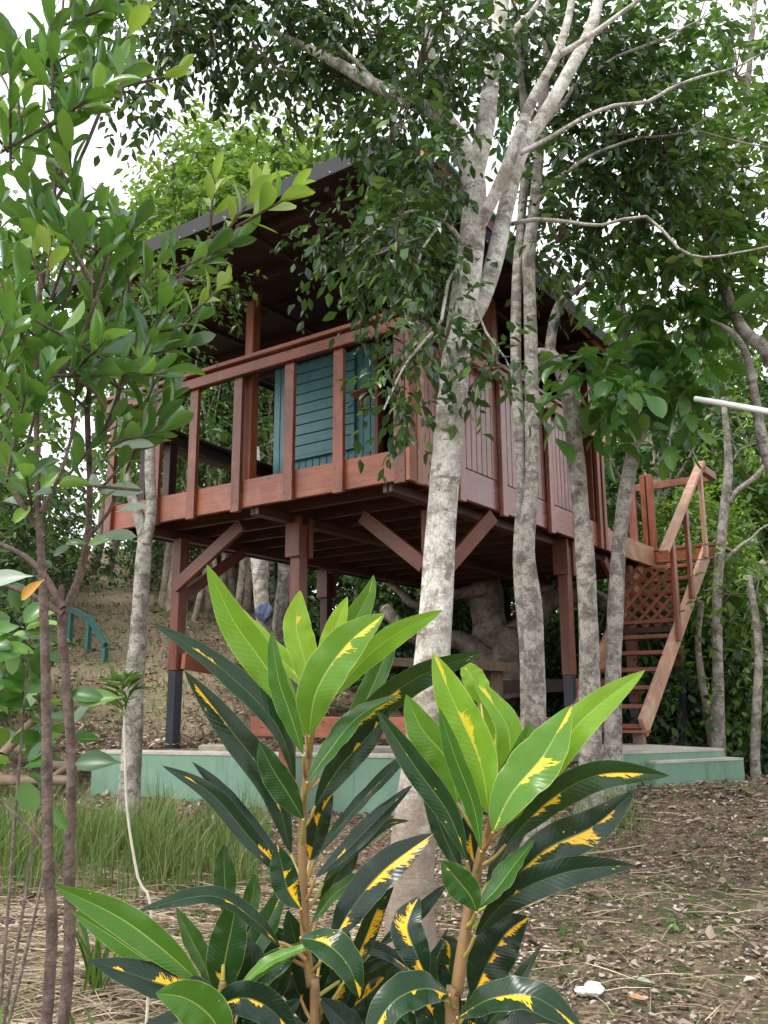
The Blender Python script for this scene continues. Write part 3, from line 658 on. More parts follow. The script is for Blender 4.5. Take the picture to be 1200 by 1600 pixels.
# ------------------------------------------------------------ leaf instancing
def leaf_tpl(kind):
    """template points (x along, y across, z normal), length 1, half width 1"""
    if kind == 'small':   # 4 tris
        V = [(0, 0, 0), (.38, .5, .10), (.45, 0, -.02), (.38, -.5, .10), (.75, .33, .02), (.75, -.33, .02), (1, 0, -.14)]
        Fq = [(0, 2, 1), (0, 3, 2), (1, 2, 4), (2, 3, 5), (4, 2, 6), (2, 5, 6)]
        return np.array(V, float), np.array(Fq)
    if kind == 'tiny':
        V = [(0, 0, 0), (.45, .5, .06), (.45, -.5, .06), (1, 0, -.1)]
        return np.array(V, float), np.array([(0, 2, 1), (1, 2, 3)])
    if kind == 'oval' or kind == 'obovate' or kind == 'broad':
        n = 8; V = []; 
        for i in range(n+1):
            t = i/n
            if kind == 'oval': h = math.sin(math.pi*min(max((t-.06)/.94, 0), 1))**.62
            elif kind == 'broad': h = math.sin(math.pi*min(max((t-.05)/.95, 0), 1)**.85)**.6
            else: h = (math.sin(math.pi*min(max((t-.08)/.92, 0), 1)**1.35)**.6)
            h = max(h, .05 if t < .12 else 0.0)*.5; zz = .10*t-.26*t*t
            V += [(t, h, zz+.16*h), (t, h*.5, zz+.05*h), (t, 0, zz-.0), (t, -h*.5, zz+.05*h), (t, -h, zz+.16*h)]
        Fq = [(i*5+j, i*5+j+1, (i+1)*5+j+1, (i+1)*5+j) for i in range(n) for j in range(4)]
        return np.array(V, float), np.array(Fq)
TPL = {k: leaf_tpl(k) for k in ('small', 'tiny', 'oval', 'obovate', 'broad')}
def leaves(mb, P, Dr, Nn, Ln, ratio, kind='small', curl=None):
    """P points, Dr directions, Nn approx normals, Ln lengths"""
    P = np.asarray(P); Dr = np.asarray(Dr, float); Nn = np.asarray(Nn, float); Ln = np.asarray(Ln, float)
    Dr = Dr/(np.linalg.norm(Dr, axis=1)[:, None]+1e-9); S = np.cross(Nn, Dr); S /= np.linalg.norm(S, axis=1)[:, None]+1e-9; Nn = np.cross(Dr, S)
    V, Fq = TPL[kind]; k = len(V); n = len(P)
    W = Ln*ratio*(.8+.4*R.rand(n)); cz = (R.rand(n)*1.8-.3) if curl is None else curl
    X = P[:, None]+Dr[:, None]*(V[None, :, 0, None]*Ln[:, None, None])+S[:, None]*(V[None, :, 1, None]*W[:, None, None])+Nn[:, None]*(V[None, :, 2, None]*(Ln*cz)[:, None, None])
    Fa = (Fq[None]+(np.arange(n)*k)[:, None, None]).reshape(-1, Fq.shape[1])
    mb.add(X.reshape(-1, 3), Fa)
def rdir(n, flat=1.0):
    v = R.randn(n, 3); v[:, 2] *= flat; return v/np.linalg.norm(v, axis=1)[:, None]
def sprays(mb, tw, C, rad, ntw, lpt, L0, ratio, kind='small', droop=.35, twl=.28, shell=.55, out=None, upn=1.0):
    """clusters: ntw twigs inside an ellipsoid, each with lpt alternate leaves"""
    C = np.asarray(C, float); rad = np.asarray(rad, float)
    u = rdir(ntw); rr = (shell+(1-shell)*R.rand(ntw))**.6; P0 = C+u*rad*rr[:, None]*np.where(R.rand(ntw) < .25, R.rand(ntw), 1)[:, None]
    D = u*.8+rdir(ntw)*.8; D[:, 2] -= droop; D /= np.linalg.norm(D, axis=1)[:, None]
    Ls = twl*(.6+.8*R.rand(ntw))
    t = (np.arange(lpt)+.3)/lpt
    P = P0[:, None]+D[:, None]*(t[None, :, None]*Ls[:, None, None]); P[..., 2] -= (t**2)[None]*Ls[:, None]*.25
    n = ntw*lpt; side = nrm_rows(np.cross(D, rdir(ntw)*.5+np.array([0, 0, 1.])))
    sg = np.where(np.arange(lpt) % 2 == 0, 1, -1)[None, :, None]
    LD = D[:, None]*.75+side[:, None]*sg*.8+rdir(n).reshape(ntw, lpt, 3)*.35; LD[..., 2] -= droop*.9
    NN = rdir(n)*.65+np.array([0, 0, upn])
    leaves(mb, P.reshape(-1, 3), LD.reshape(-1, 3), NN, L0*(.45+.85*R.rand(n)), ratio, kind)
    if tw is not None:
        for i in range(0, ntw, 1 if ntw < 60 else 3):
            a = P0[i]; e = P[i, -1]
            tw.tube([a, (a+e)/2+np.array([0, 0, .01]), e], [.004, .003, .0015], 3, 1, cap=False)
def nrm_rows(a): return a/(np.linalg.norm(a, axis=-1, keepdims=True)+1e-9)
def limb(mb, pix, H, radii, sides=8, sub=4, rough=.03, flare=0):
    """branch path through photo pixels; H scalar or list"""
    Hs = [H]*len(pix) if np.isscalar(H) else H
    P = [at(x, y, h) for (x, y), h in zip(pix, Hs)]
    if max(radii) < .03 and len(P) > 2:
        Q = [P[0]]
        for a, b_ in zip(P[:-1], P[1:]):
            k = max(1, int(np.linalg.norm(b_-a)/.12)); sc = .05*np.linalg.norm(b_-a)/k
            Q += [a+(b_-a)*i/k+R.randn(3)*sc*(i < k) for i in range(1, k+1)]
        radii = np.interp(np.linspace(0, 1, len(Q)), np.linspace(0, 1, len(P)), radii); P = Q; sub = 2
    mb.tube(P, radii, sides, sub, rough, flare); return P
def ell(px, py, rx, ry, H, depth=.5):
    return at(px, py, H), np.array([rx*H/FPX, max(depth, .2), ry*H/FPX])
# ellipsoid radii are given in a frame turned to face down the view; use isotropic x/y to stay simple
def cl(mb, tw, px, py, rx, ry, H, ntw, lpt, L0, ratio=.5, kind='small', depth=None, **k):
    C = at(px, py, H); a = rx*H/FPX; c = ry*H/FPX; d_ = a if depth is None else depth
    # rotate: build in local frame (right, forward, up)
    loc = MB(); sprays(loc, None, (0, 0, 0), (a, d_, c), ntw, lpt, L0, ratio, kind, **k)
    V = np.concatenate(loc.V); W = C+np.outer(V[:, 0], [RH[0], RH[1], 0])+np.outer(V[:, 1], [FH[0], FH[1], 0])+np.outer(V[:, 2], [0, 0, 1])
    for kk in (3, 4):
        if loc.F[kk]: mb.add(W, np.concatenate(loc.F[kk]))
    if tw is not None:
        for i in range(max(2, ntw//6)):
            u = rdir(1)[0]*np.array([a, d_, c])*.8; e = C+RHv*u[0]+FHv*u[1]+np.array([0, 0, u[2]]); mid = (C+e)/2+rdir(1)[0]*.05*a
            tw.tube([C, mid, e], [.009, .006, .002], 4, 2, cap=False)
RHv = np.array([RH[0], RH[1], 0]); FHv = np.array([FH[0], FH[1], 0])
def base(px, H):
    p_ = at(px, 1200, H); p_[2] = float(gh(p_[0], p_[1])); return p_
def tree(name, lab, cat, px, H, group=None):
    b = base(px, H); e = empty(name, tuple(b)); tag(e, lab, cat, group); return e, b

# ------------------------------------------------------------ near trees
# 1. main pale tree, forking above the house roof line
t1, b1 = tree('pale_forked_tree', 'large pale white-barked tree forking high in front of the tree house', 'tree', 642, 3.95)
H1 = 3.95
tb = MB()
p0 = b1-np.array([0, 0, .12])
P = [p0]+[at(x, y, H1) for x, y in ((640, 1400), (652, 1250), (668, 1100), (682, 950), (690, 820), (700, 690), (712, 560), (728, 450), (738, 370), (742, 300), (738, 255))]
tb.tube(P, [.100, .094, .088, .079, .074, .069, .067, .069, .066, .062, .058, .053], 18, 5, .025, .3)
# right-hand leader from the base of the fork
tb.tube([at(726, 520, H1+.02), at(752, 470, H1+.03), at(775, 400, H1+.1), at(792, 320, H1+.15), at(812, 240, H1+.2), at(850, 180, H1+.25), at(890, 110, H1+.3), at(925, 40, H1+.4), at(940, -40, H1+.5), at(950, -160, H1+.6)], [.034, .044, .044, .043, .040, .038, .036, .033, .03, .022], 14, 5, .03)
tb.tube([at(740, 275, H1), at(758, 200, H1), at(768, 120, H1+.05), at(778, 50, H1+.1), at(790, -40, H1+.2), at(800, -160, H1+.3)], [.05, .048, .042, .038, .034, .03], 12, 5, .02)
limb(tb, [(742, 300), (720, 225), (690, 185), (640, 158), (580, 130), (520, 95), (470, 70), (420, 45), (360, 5)], [H1, H1-.02, H1-.05, H1-.1, H1-.1, H1-.1, H1-.05, H1, H1], [.055, .05, .042, .036, .031, .026, .02, .015, .01], 12)
limb(tb, [(716, 222), (700, 180), (684, 120), (668, 60), (650, 0), (640, -60)], H1-.08, [.03, .025, .022, .018, .014, .01], 10)
limb(tb, [(735, 385), (770, 310), (800, 240), (830, 160), (868, 90), (890, 20), (900, -60)], [H1-.05, H1-.12, H1-.2, H1-.25, H1-.25, H1-.2, H1-.2], [.026, .030, .029, .026, .022, .018, .015], 12)
limb(tb, [(812, 240), (860, 215), (910, 185), (960, 165), (1010, 160), (1080, 125), (1150, 105), (1230, 60)], [H1-.2, H1-.25, H1-.3, H1-.3, H1-.3, H1-.25, H1-.2, H1-.2], [.013, .011, .0095, .0085, .007, .0058, .0045, .003], 7, 4, .09)
limb(tb, [(800, 350), (835, 343), (890, 347), (940, 352), (1010, 338), (1060, 388), (1100, 402), (1200, 385), (1260, 370)], [H1+.15, H1, H1-.05, H1-.1, H1-.1, H1-.1, H1-.1, H1-.1, H1-.1], [.0115, .010, .009, .008, .0066, .006, .005, .004, .003], 7, 4, .09)
limb(tb, [(770, 90), (800, 50), (830, 20), (850, -10)], H1, [.02, .018, .014, .01], 8)
limb(tb, [(868, 90), (900, 70), (930, 50), (985, 10), (1040, -30)], H1-.25, [.018, .014, .012, .01, .008], 8)
limb(tb, [(590, 133), (560, 100), (520, 60), (500, 10)], H1-.1, [.015, .012, .009, .006], 6)
limb(tb, [(730, 400), (700, 440), (690, 500), (640, 560), (600, 640)], [H1-.05, H1-.15, H1-.2, H1-.25, H1-.3], [.009, .008, .007, .005, .004], 6)
limb(tb, [(722, 380), (690, 340), (640, 330), (590, 360), (540, 400)], [H1-.05, H1-.15, H1-.2, H1-.25, H1-.3], [.012, .010, .008, .006, .004], 6)
limb(tb, [(700, 330), (660, 390), (640, 450), (610, 480)], [H1-.1, H1-.2, H1-.25, H1-.3], [.009, .007, .006, .004], 6)
limb(tb, [(740, 470), (760, 520), (790, 560), (800, 590)], [H1, H1-.1, H1-.15, H1-.2], [.007, .006, .004, .003], 6)
tb.build('trunk', M['bark_white'], t1, sm=True)
cr = MB(); tw = MB()
top = [(200, 110, 60, 45, 16), (270, 50, 100, 60, 50), (232, 185, 26, 45, 9), (360, 20, 100, 50, 50), (330, 70, 80, 26, 20), (450, 45, 100, 55, 60), (430, 105, 60, 30, 18), (520, 30, 90, 60, 50), (545, 120, 65, 60, 42), (600, 60, 90, 80, 60), (612, 200, 60, 40, 34), (660, 100, 70, 90, 45), (720, 60, 70, 80, 40), 
       (635, 295, 55, 50, 36), (560, 365, 50, 32, 20), (620, 385, 65, 50, 42), (500, 398, 32, 20, 11), (645, 440, 65, 55, 36), (590, 470, 40, 30, 13), (690, 400, 40, 55, 22), (655, 525, 40, 40, 13), (606, 590, 20, 25, 5), (640, 655, 36, 32, 11), (700, 520, 22, 50, 7), (765, 580, 40, 22, 11), (690, 280, 45, 60, 28)]
for (px, py, rx, ry, n) in top:
    cl(cr, tw, px, py, rx, ry, H1-.05+rnd.uniform(-.25, .45), int(n*1.6), 7, .066, .5, 'small', .38, droop=.55, twl=.20)
cr.absorb(tw, M['twig']).build('crown', M['leaf_canopy'], t1)

# 2. twin grey trunks fused together, right of centre
t2, b2 = tree('twin_trunk_tree', 'two rough grey trunks grown together to the right of the pale tree', 'tree', 832, 5.3)
H2 = 5.3; tb = MB()
tb.tube([b2-np.array([0, 0, .1])]+[at(x, y, H2) for x, y in ((834, 1080), (832, 960), (822, 860), (830, 760), (832, 660), (830, 560), (828, 480), (826, 400), (835, 320), (842, 240), (850, 150), (855, 60), (860, -60))], [.074, .068, .062, .050, .044, .043, .042, .041, .04, .038, .036, .033, .028, .022], 14, 5, .06, .8)
tb.tube([b2+np.array([-.03, 0, .5])]+[at(x, y, H2+.03) for x, y in ((820, 1000), (812, 880), (815, 780), (810, 660), (806, 540), (808, 440), (815, 340), (822, 250), (818, 160), (806, 60), (800, -60))], [.034, .038, .037, .036, .035, .034, .032, .03, .028, .026, .022, .018], 12, 5, .07)
limb(tb, [(835, 320), (870, 280), (930, 240), (1000, 215), (1090, 205), (1200, 230)], H2-.1, [.015, .012, .010, .008, .006, .004], 7, 4, .09)
limb(tb, [(845, 200), (900, 130), (960, 90), (1040, 60), (1110, 20)], H2-.1, [.016, .013, .010, .007, .005], 7, 4, .09)
tb.build('trunk', M['bark_grey'], t2, sm=True)
cr = MB(); tw = MB()
for (px, py, rx, ry, n) in [(810, 30, 90, 60, 44), (880, 110, 80, 90, 50), (950, 50, 90, 70, 52), (1010, 130, 100, 80, 64), (960, 210, 90, 60, 50), (900, 270, 60, 60, 34), (1040, 240, 90, 60, 48), (980, 310, 80, 50, 40), (870, 380, 40, 60, 20), (850, 300, 30, 60, 14), (790, 140, 60, 80, 30)]:
    cl(cr, tw, px, py, rx, ry, H2+rnd.uniform(-.3, .8), int(n*1.9), 7, .09, .5, 'small', .5, droop=.4, twl=.26)
cr.absorb(tw, M['twig']).build('crown', M['leaf_canopy'], t2)

# 3. crooked trunk right of the twins
t3, b3 = tree('crooked_tree', 'crooked lichen-spotted grey tree with an elbow bend before the right wall', 'tree', 921, 6.0)
H3 = 6.0; tb = MB()
tb.tube([b3-np.array([0, 0, .1])]+[at(x, y, H3) for x, y in ((921, 1090), (919, 980), (915, 880), (906, 780), (898, 690), (888, 620), (872, 570), (860, 552))], [.078, .07, .066, .062, .06, .058, .052, .045, .04], 12, 5, .05, .9)
limb(tb, [(858, 560), (862, 520), (872, 480), (890, 455), (885, 430), (868, 410), (850, 400)], H3, [.042, .036, .034, .03, .022, .016, .01], 10)
limb(tb, [(862, 555), (848, 550), (842, 548)], [H3, H3-.02, H3-.04], [.035, .028, .02], 10)
limb(tb, [(888, 462), (920, 440), (940, 405), (975, 380), (1020, 350), (1080, 330)], H3, [.024, .018, .014, .011, .008, .005], 8, 4, .08)
limb(tb, [(902, 640), (930, 600), (950, 570)], [H3, H3-.2, H3-.3], [.012, .009, .006], 6)
tb.build('trunk', M['bark_grey'], t3, sm=True)
cr = MB(); tw = MB()
cl(cr, tw, 925, 585, 62, 40, H3-.3, 18, 5, .19, .55, 'broad', .3, droop=.4, twl=.3)
cl(cr, tw, 960, 625, 35, 25, H3-.3, 7, 5, .17, .55, 'broad', .2, droop=.4, twl=.25)
for (px, py, rx, ry, n) in [(1000, 340, 80, 50, 26), (1070, 330, 90, 60, 30), (930, 400, 50, 35, 16)]:
    cl(cr, tw, px, py, rx, ry, H3+.2, n, 7, .13, .5, 'small', .5, droop=.4, twl=.3)
cr.absorb(tw, M['twig']).build('crown', M['leaf_big'], t3)

# 4. slim trunk in front of the stair
t4, b4 = tree('slim_tree', 'slim spotted grey tree standing directly in front of the stair', 'tree', 957, 6.9)
H4 = 6.9; tb = MB()
tb.tube([b4-np.array([0, 0, .1])]+[at(x, y, H4) for x, y in ((957, 1080), (961, 970), (966, 880), (974, 790), (988, 700), (984, 620), (978, 550), (972, 490), (964, 440), (960, 380))], [.07, .062, .06, .058, .056, .052, .048, .042, .038, .032, .025], 12, 5, .05, .9)
limb(tb, [(990, 700), (1010, 665), (1012, 630), (1030, 590), (1050, 560)], H4, [.035, .03, .022, .015, .01], 8)
limb(tb, [(978, 560), (1000, 520), (1010, 460), (1040, 400)], H4, [.016, .013, .010, .006], 8)
tb.build('trunk', M['bark_grey'], t4, sm=True)
cr = MB(); tw = MB()
for (px, py, rx, ry, n) in [(1020, 610, 60, 40, 16), (1060, 545, 55, 50, 16), (1000, 520, 40, 30, 10), (1075, 590, 45, 35, 12), (1030, 470, 60, 40, 13)]:
    cl(cr, tw, px, py, rx, ry, H4-.2, n, 5, .20, .5, 'broad', .4, droop=.45, twl=.35)
for (px, py, rx, ry, n) in [(1080, 420, 90, 50, 26), (1010, 410, 70, 40, 20)]:
    cl(cr, tw, px, py, rx, ry, H4+.2, n, 6, .14, .5, 'small', .5, droop=.4, twl=.3)
cr.absorb(tw, M['twig']).build('crown', M['leaf_big'], t4)

# 5. slender tree left of the house, in front of the foundation wall
t5, b5 = tree('slender_tree', 'slender mottled tree forking at the left end of the railing', 'tree', 203, 5.9)
H5 = 5.9; tb = MB()
tb.tube([b5-np.array([0, 0, .1])]+[at(x, y, H5) for x, y in ((206, 1180), (210, 1080), (216, 980), (222, 890), (228, 830))], [.078, .066, .06, .055, .05, .046], 12, 5, .05, .4)
limb(tb, [(226, 850), (216, 800), (200, 760), (196, 710), (190, 670), (195, 620)], H5, [.036, .036, .032, .028, .022, .014], 10)
limb(tb, [(228, 850), (236, 800), (234, 730), (236, 660), (240, 600), (236, 560), (238, 520)], H5-.03, [.034, .036, .034, .033, .032, .024, .018], 10)
limb(tb, [(240, 600), (258, 570), (268, 540), (290, 500), (320, 470)], H5, [.02, .016, .013, .01, .006], 8)
limb(tb, [(238, 540), (220, 500), (200, 450), (190, 400)], H5, [.015, .012, .009, .006], 8)
tb.build('trunk', M['bark_grey'], t5, sm=True)
cr = MB(); tw = MB()
for (px, py, rx, ry, n) in [(300, 440, 70, 45, 44), (345, 425, 40, 30, 22), (240, 470, 60, 50, 36), (190, 400, 60, 60, 40), (280, 520, 30, 20, 8), (130, 470, 60, 50, 30)]:
    cl(cr, tw, px, py, rx, ry, H5+.1, n, 8, .06, .45, 'small', .4, droop=.2, twl=.22)
cr.absorb(tw, M['twig']).build('crown', M['leaf_mid'], t5)

# 6. overhanging canopy tree rooted right of the frame, limbs crossing above
t6, b6 = tree('overhanging_tree', 'leafy tree whose limbs reach in from the right edge of the photo', 'tree', 1330, 6.3)
tb = MB(); tb.tube([b6-np.array([0, 0, .1]), at(1325, 1000, 6.3), at(1290, 760, 6.3), at(1230, 600, 6.3), at(1195, 545, 6.3), at(1165, 520, 6.3), at(1140, 470, 6.4), at(1120, 380, 6.6), at(1160, 200, 7), at(1180, 0, 7.3)], [.12, .1, .08, .07, .055, .045, .04, .04, .03, .02], 12, 4, .04, .3)
limb(tb, [(1300, 860), (1225, 770), (1192, 690), (1180, 620), (1168, 560), (1145, 520), (1110, 500)], 6.2, [.06, .05, .04, .032, .026, .02, .01], 10, 4, .06)
limb(tb, [(1120, 380), (1050, 200), (1000, 130), (960, 60)], 6.6, [.03, .02, .015, .01], 8)
limb(tb, [(1130, 420), (1060, 290), (1010, 260), (940, 300)], 6.6, [.025, .018, .012, .008], 8)
tb.build('trunk', M['bark_grey'], t6, sm=True)
cr = MB(); tw = MB()
for (px, py, rx, ry, n) in [(1090, 40, 90, 60, 38), (1150, 120, 80, 80, 40), (1100, 190, 90, 70, 44), (1160, 260, 80, 70, 40), (1080, 300, 80, 60, 36), (1150, 350, 80, 50, 32), (1060, 400, 80, 40, 26), (1150, 440, 80, 45, 30), (1090, 470, 70, 35, 20), (1150, 500, 60, 30, 14), (1010, 60, 70, 60, 26), (1230, 200, 70, 150, 40), (1235, 420, 60, 90, 24)]:
    cl(cr, tw, px, py, rx, ry, 6.6+rnd.uniform(-.5, .9), int(n*1.6), 7, .115, .52, 'small', .6, droop=.35, twl=.32)
cr.absorb(tw, M['twig']).build('crown', M['leaf_mid'], t6)

# ------------------------------------------------------------ thick-leaved saplings at the left
def shoot(mb, tw, p, d, n, L0, spread=.75, kindm='obovate', step=.016, ratio=.37):
    """whorled leaf shoot starting at p going along d"""
    d = nrm(d); a0 = R.rand()*6; P = []; D = []; Nn = []
    ref = nrm(np.cross(d, [.3, .2, 1])); r2 = np.cross(d, ref)
    for i in range(n):
        a = a0+i*2.4; rad = ref*math.cos(a)+r2*math.sin(a); q = i/max(n-1, 1)
        P.append(p+d*step*i); D.append(d*(.3+.8*q)+rad*(spread*(1.05-.5*q))+np.array([0, 0, .38])); Nn.append(d*1.0-rad*.3+np.array([0, 0, .5])+R.randn(3)*.25)
    leaves(mb, P, D, Nn, L0*(.65+.5*R.rand(n)), ratio, kindm, curl=.2+R.rand(n)*1.3)
    tw.tube([p-d*.03, p+d*step*n*.5, p+d*step*n], [.0035, .003, .002], 5, 1)
def W(dx, dy): return RHv*dx+np.array([0, 0, -1.])*dy
def sapling(name, lab, trunkpix, H, radii, branches, shoots_, young, base_px, extra=()):
    b = base(base_px, H); e = empty(name, tuple(b)); tag(e, lab, 'sapling')
    tb = MB(); tb.tube([b-np.array([0, 0, .05])]+[at(x, y, H) for x, y in trunkpix], radii, 12, 4, .03, .2)
    lf = MB(); yl_ = MB()
    for pix, h, rr in branches: limb(tb, pix, h, rr, 8, 4, .03)
    for (x, y, h, dx, dy, n, L0) in shoots_: shoot(lf, tb, at(x, y, h), W(dx, dy)+FHv*rnd.uniform(-.4, .3), n, L0)
    for (x, y, h, dx, dy, n, L0) in young: shoot(yl_, tb, at(x, y, h), W(dx, dy)+FHv*rnd.uniform(-.3, .2), n, L0)
    for mm, (pts) in extra:
        q = MB()
        for (x, y, h, dx, dy, L0) in pts: leaves(q, [at(x, y, h)], [W(dx, dy)], [-FHv+np.array([.1, .1, .6])], [L0], .42, 'obovate', curl=np.array([.8]))
        q.build('turned_leaves', M[mm], e, sm=True)
    tb.build('stem', M['bark_brown'], e, sm=True); lf.build('foliage', M['leaf_obo'], e, sm=True)
    if young: yl_.build('young_leaves', M['leaf_young'], e, sm=True)
def rs(n, x0, x1, y0, y1, h0, h1, L0=.088):
    o = []
    for _ in range(n):
        x = rnd.uniform(x0, x1); y = rnd.uniform(y0, y1); o.append((x, y, rnd.uniform(h0, h1), rnd.uniform(-.8, .8), rnd.uniform(-1.2, .1), rnd.randint(8, 12), L0))
    return o
HA = 1.75
sA = rs(10, -10, 120, 540, 800, 1.6, 1.95)+rs(20, -20, 150, 380, 600, 1.6, 1.95)+rs(6, 50, 130, 200, 420, 1.65, 1.95)+rs(13, 40, 200, 30, 190, 1.6, 1.9)+rs(6, -20, 50, 100, 350, 1.6, 1.9)
brA = [([(68, 840), (30, 780), (10, 740), (-20, 700)], HA, [.006, .005, .004, .003]),
       ([(60, 620), (110, 560), (150, 470), (170, 400)], HA, [.006, .005, .004, .003]),
       ([(58, 560), (20, 500), (0, 440)], HA, [.005, .004, .003]),
       ([(75, 330), (120, 260), (150, 190), (175, 130)], HA, [.005, .004, .004, .003]),
       ([(64, 800), (95, 740), (120, 650)], HA, [.005, .004, .003])]
sapling('oval_leaved_sapling', 'leftmost brown-stemmed sapling with thick oval leaves rising past the top left', [(76, 1560), (75, 1350), (73, 1150), (70, 1000), (65, 880), (58, 760), (57, 600), (62, 450), (82, 330), (90, 220), (82, 120), (95, 40), (105, -60)], HA, [.0115, .0105, .010, .0095, .009, .008, .006, .0052, .0048, .0044, .004, .0035, .003, .002], brA, sA,
        [(30, 190, 1.65, -.1, -1, 5, .075), (200, 60, 1.7, .3, -.8, 6, .08), (215, 130, 1.7, .8, -.3, 6, .075), (110, 10, 1.7, .1, -1, 6, .08), (75, 425, 1.6, 0, -1, 5, .075), (60, 430, 1.6, -.4, -1, 4, .06)], 78,
        [('leaf_yellow', [(70, 905, 1.7, -.75, .6, .06)]), ('leaf_silver', [(52, 900, 1.62, -1, .1, .10), (150, 790, 1.7, -.6, .6, .0)][:1])])
HB = 1.95
brB = [([(100, 955), (125, 900), (138, 830), (140, 740), (136, 640), (146, 560), (145, 480), (150, 380)], HB, [.0095, .009, .008, .007, .0065, .006, .005, .004]),
       ([(98, 950), (70, 900), (40, 870), (0, 850), (-30, 835)], HB-.05, [.009, .0075, .006, .005, .004]),
       ([(98, 960), (50, 930), (0, 912), (-40, 900)], HB-.05, [.008, .006, .005, .004]),
       ([(140, 700), (170, 660), (190, 600), (230, 480), (280, 430), (330, 370), (370, 345)], HB, [.006, .006, .005, .005, .004, .004, .003]),
       ([(138, 840), (170, 800), (190, 750), (215, 700)], HB-.03, [.005, .004, .004, .003]),
       ([(95, 960), (97, 930), (96, 915)], HB, [.008, .007, .006]),
       ([(107, 1380), (60, 1310), (20, 1270), (-30, 1225)], HB+.05, [.004, .004, .003, .003])]
sB = rs(11, 110, 215, 560, 740, 1.75, 2.1)+rs(14, 140, 240, 420, 580, 1.8, 2.1)+rs(2, 150, 190, 340, 430, 1.8, 2.1)+rs(2, 140, 200, 720, 780, 1.8, 2.0)+[(260, 440, 1.9, .7, -.5, 8, .095), (300, 410, 1.9, .8, -.5, 8, .095), (240, 520, 1.9, .9, -.2, 7, .09), (180, 690, 1.85, .9, -.2, 7, .09)]
def single(pts): return pts
sapling('oval_leaved_sapling', 'second sapling from the left, forked at path height, with a bright spray towards the roof', [(103, 1560), (108, 1350), (112, 1200), (105, 1080), (97, 990), (97, 955)], HB, [.0125, .0118, .011, .0106, .0102, .0098, .009], brB, sB,
        [(355, 360, 1.9, .6, -.8, 9, .095), (385, 345, 1.9, .9, -.4, 8, .09), (330, 340, 1.9, .1, -1, 6, .085), (300, 490, 1.9, .6, -.7, 7, .08), (270, 480, 1.9, -.2, -1, 4, .07)], 101,
        [('leaf_obo', [(140, 850, 1.9, -.9, -.1, .055), (185, 840, 1.9, -1, .15, .07), (118, 850, 1.9, -.9, .4, .055)]),
         ('leaf_silver', [(175, 700, 1.85, 1, -.15, .09), (150, 770, 1.9, 1, -.1, .1), (150, 840, 1.88, 1, -.1, .085), (180, 800, 1.85, .8, -.2, .07)]), ('leaf_big', [(170, 1096, 1.95, -.9, -.25, .09), (192, 1090, 1.95, -1, .02, .10), (190, 1192, 1.9, -1, -.06, .10), (70, 1255, 1.9, .5, .5, .07)])])

# thin pale-stemmed weed
wb = base(232, 2.35); e = empty('white_stemmed_weed', tuple(wb)); tag(e, 'thin weed with a bare white stem and a small leafy tuft', 'weed')
tb = MB(); tb.tube([wb-np.array([0, 0, .05]), at(237, 1470, 2.35), at(215, 1370, 2.35), at(199, 1270, 2.35), at(195, 1180, 2.35), at(194, 1120, 2.35)], [.0038, .0036, .0034, .0031, .0028, .0024], 7, 4, .03); tb.build('stem', painted('pale_weed_stem', (.55, .52, .42), (.42, .38, .3), .6, 30), e, sm=True)
q = MB(); 
for i in range(46):
    a = rnd.uniform(0, 6.28); k = rnd.uniform(0, 1); p_ = at(194+rnd.uniform(-12, 12)*k, 1120-60*k, 2.35); dd = RHv*math.cos(a)+FHv*math.sin(a)+np.array([0, 0, rnd.uniform(.1, 1.1)])
    leaves(q, [p_], [dd], [np.array([0, 0, 1.])-dd*.2+R.randn(3)*.2], [.075*rnd.uniform(.6, 1.2)], .13, 'small')
q.build('foliage', M['leaf_mid'], e)

# broad-leaved bush at the left edge
e, b = tree('broad_leaved_bush', 'bright broad-leaved bush at the left edge beside the two brown stems', 'bush', 30, 3.1)
q = MB(); tb = MB()
for (px, py, n, L0, bright) in [(20, 990, 9, .11, 1), (40, 970, 6, .1, 1), (45, 1015, 6, .11, 1), (10, 1060, 9, .13, 0), (60, 1080, 7, .12, 0), (90, 1150, 7, .12, 0), (30, 1130, 9, .13, 0), (10, 1180, 8, .13, 0), (70, 1110, 6, .12, 1), (-30, 1020, 12, .13, 0), (-40, 1120, 12, .13, 0), (25, 1200, 6, .11, 0), (0, 1000, 8, .11, 1)]:
    c_ = at(px, py, 3.1+rnd.uniform(-.15, .35)); d_ = rdir(n, .6)
    leaves(q, c_+d_*.05, d_+np.array([0, 0, .1]), -np.tile(FHv, (n, 1))*.6+rdir(n)*.4+np.array([0, 0, 1.]), L0*(.7+.5*R.rand(n)), .6, 'broad')
    if bright: tb.tube([b, b*.4+c_*.6+rdir(1)[0]*.12, c_], [.007, .005, .003], 5, 4)
q.build('foliage', leafmat('bush_leaf', [(0, (.02, .07, .015)), (.55, (.06, .16, .03)), (1, (.17, .33, .05))], .32, (.25, .45, .04), .3), e, sm=True); tb.build('stem', M['twig'], e, sm=True)

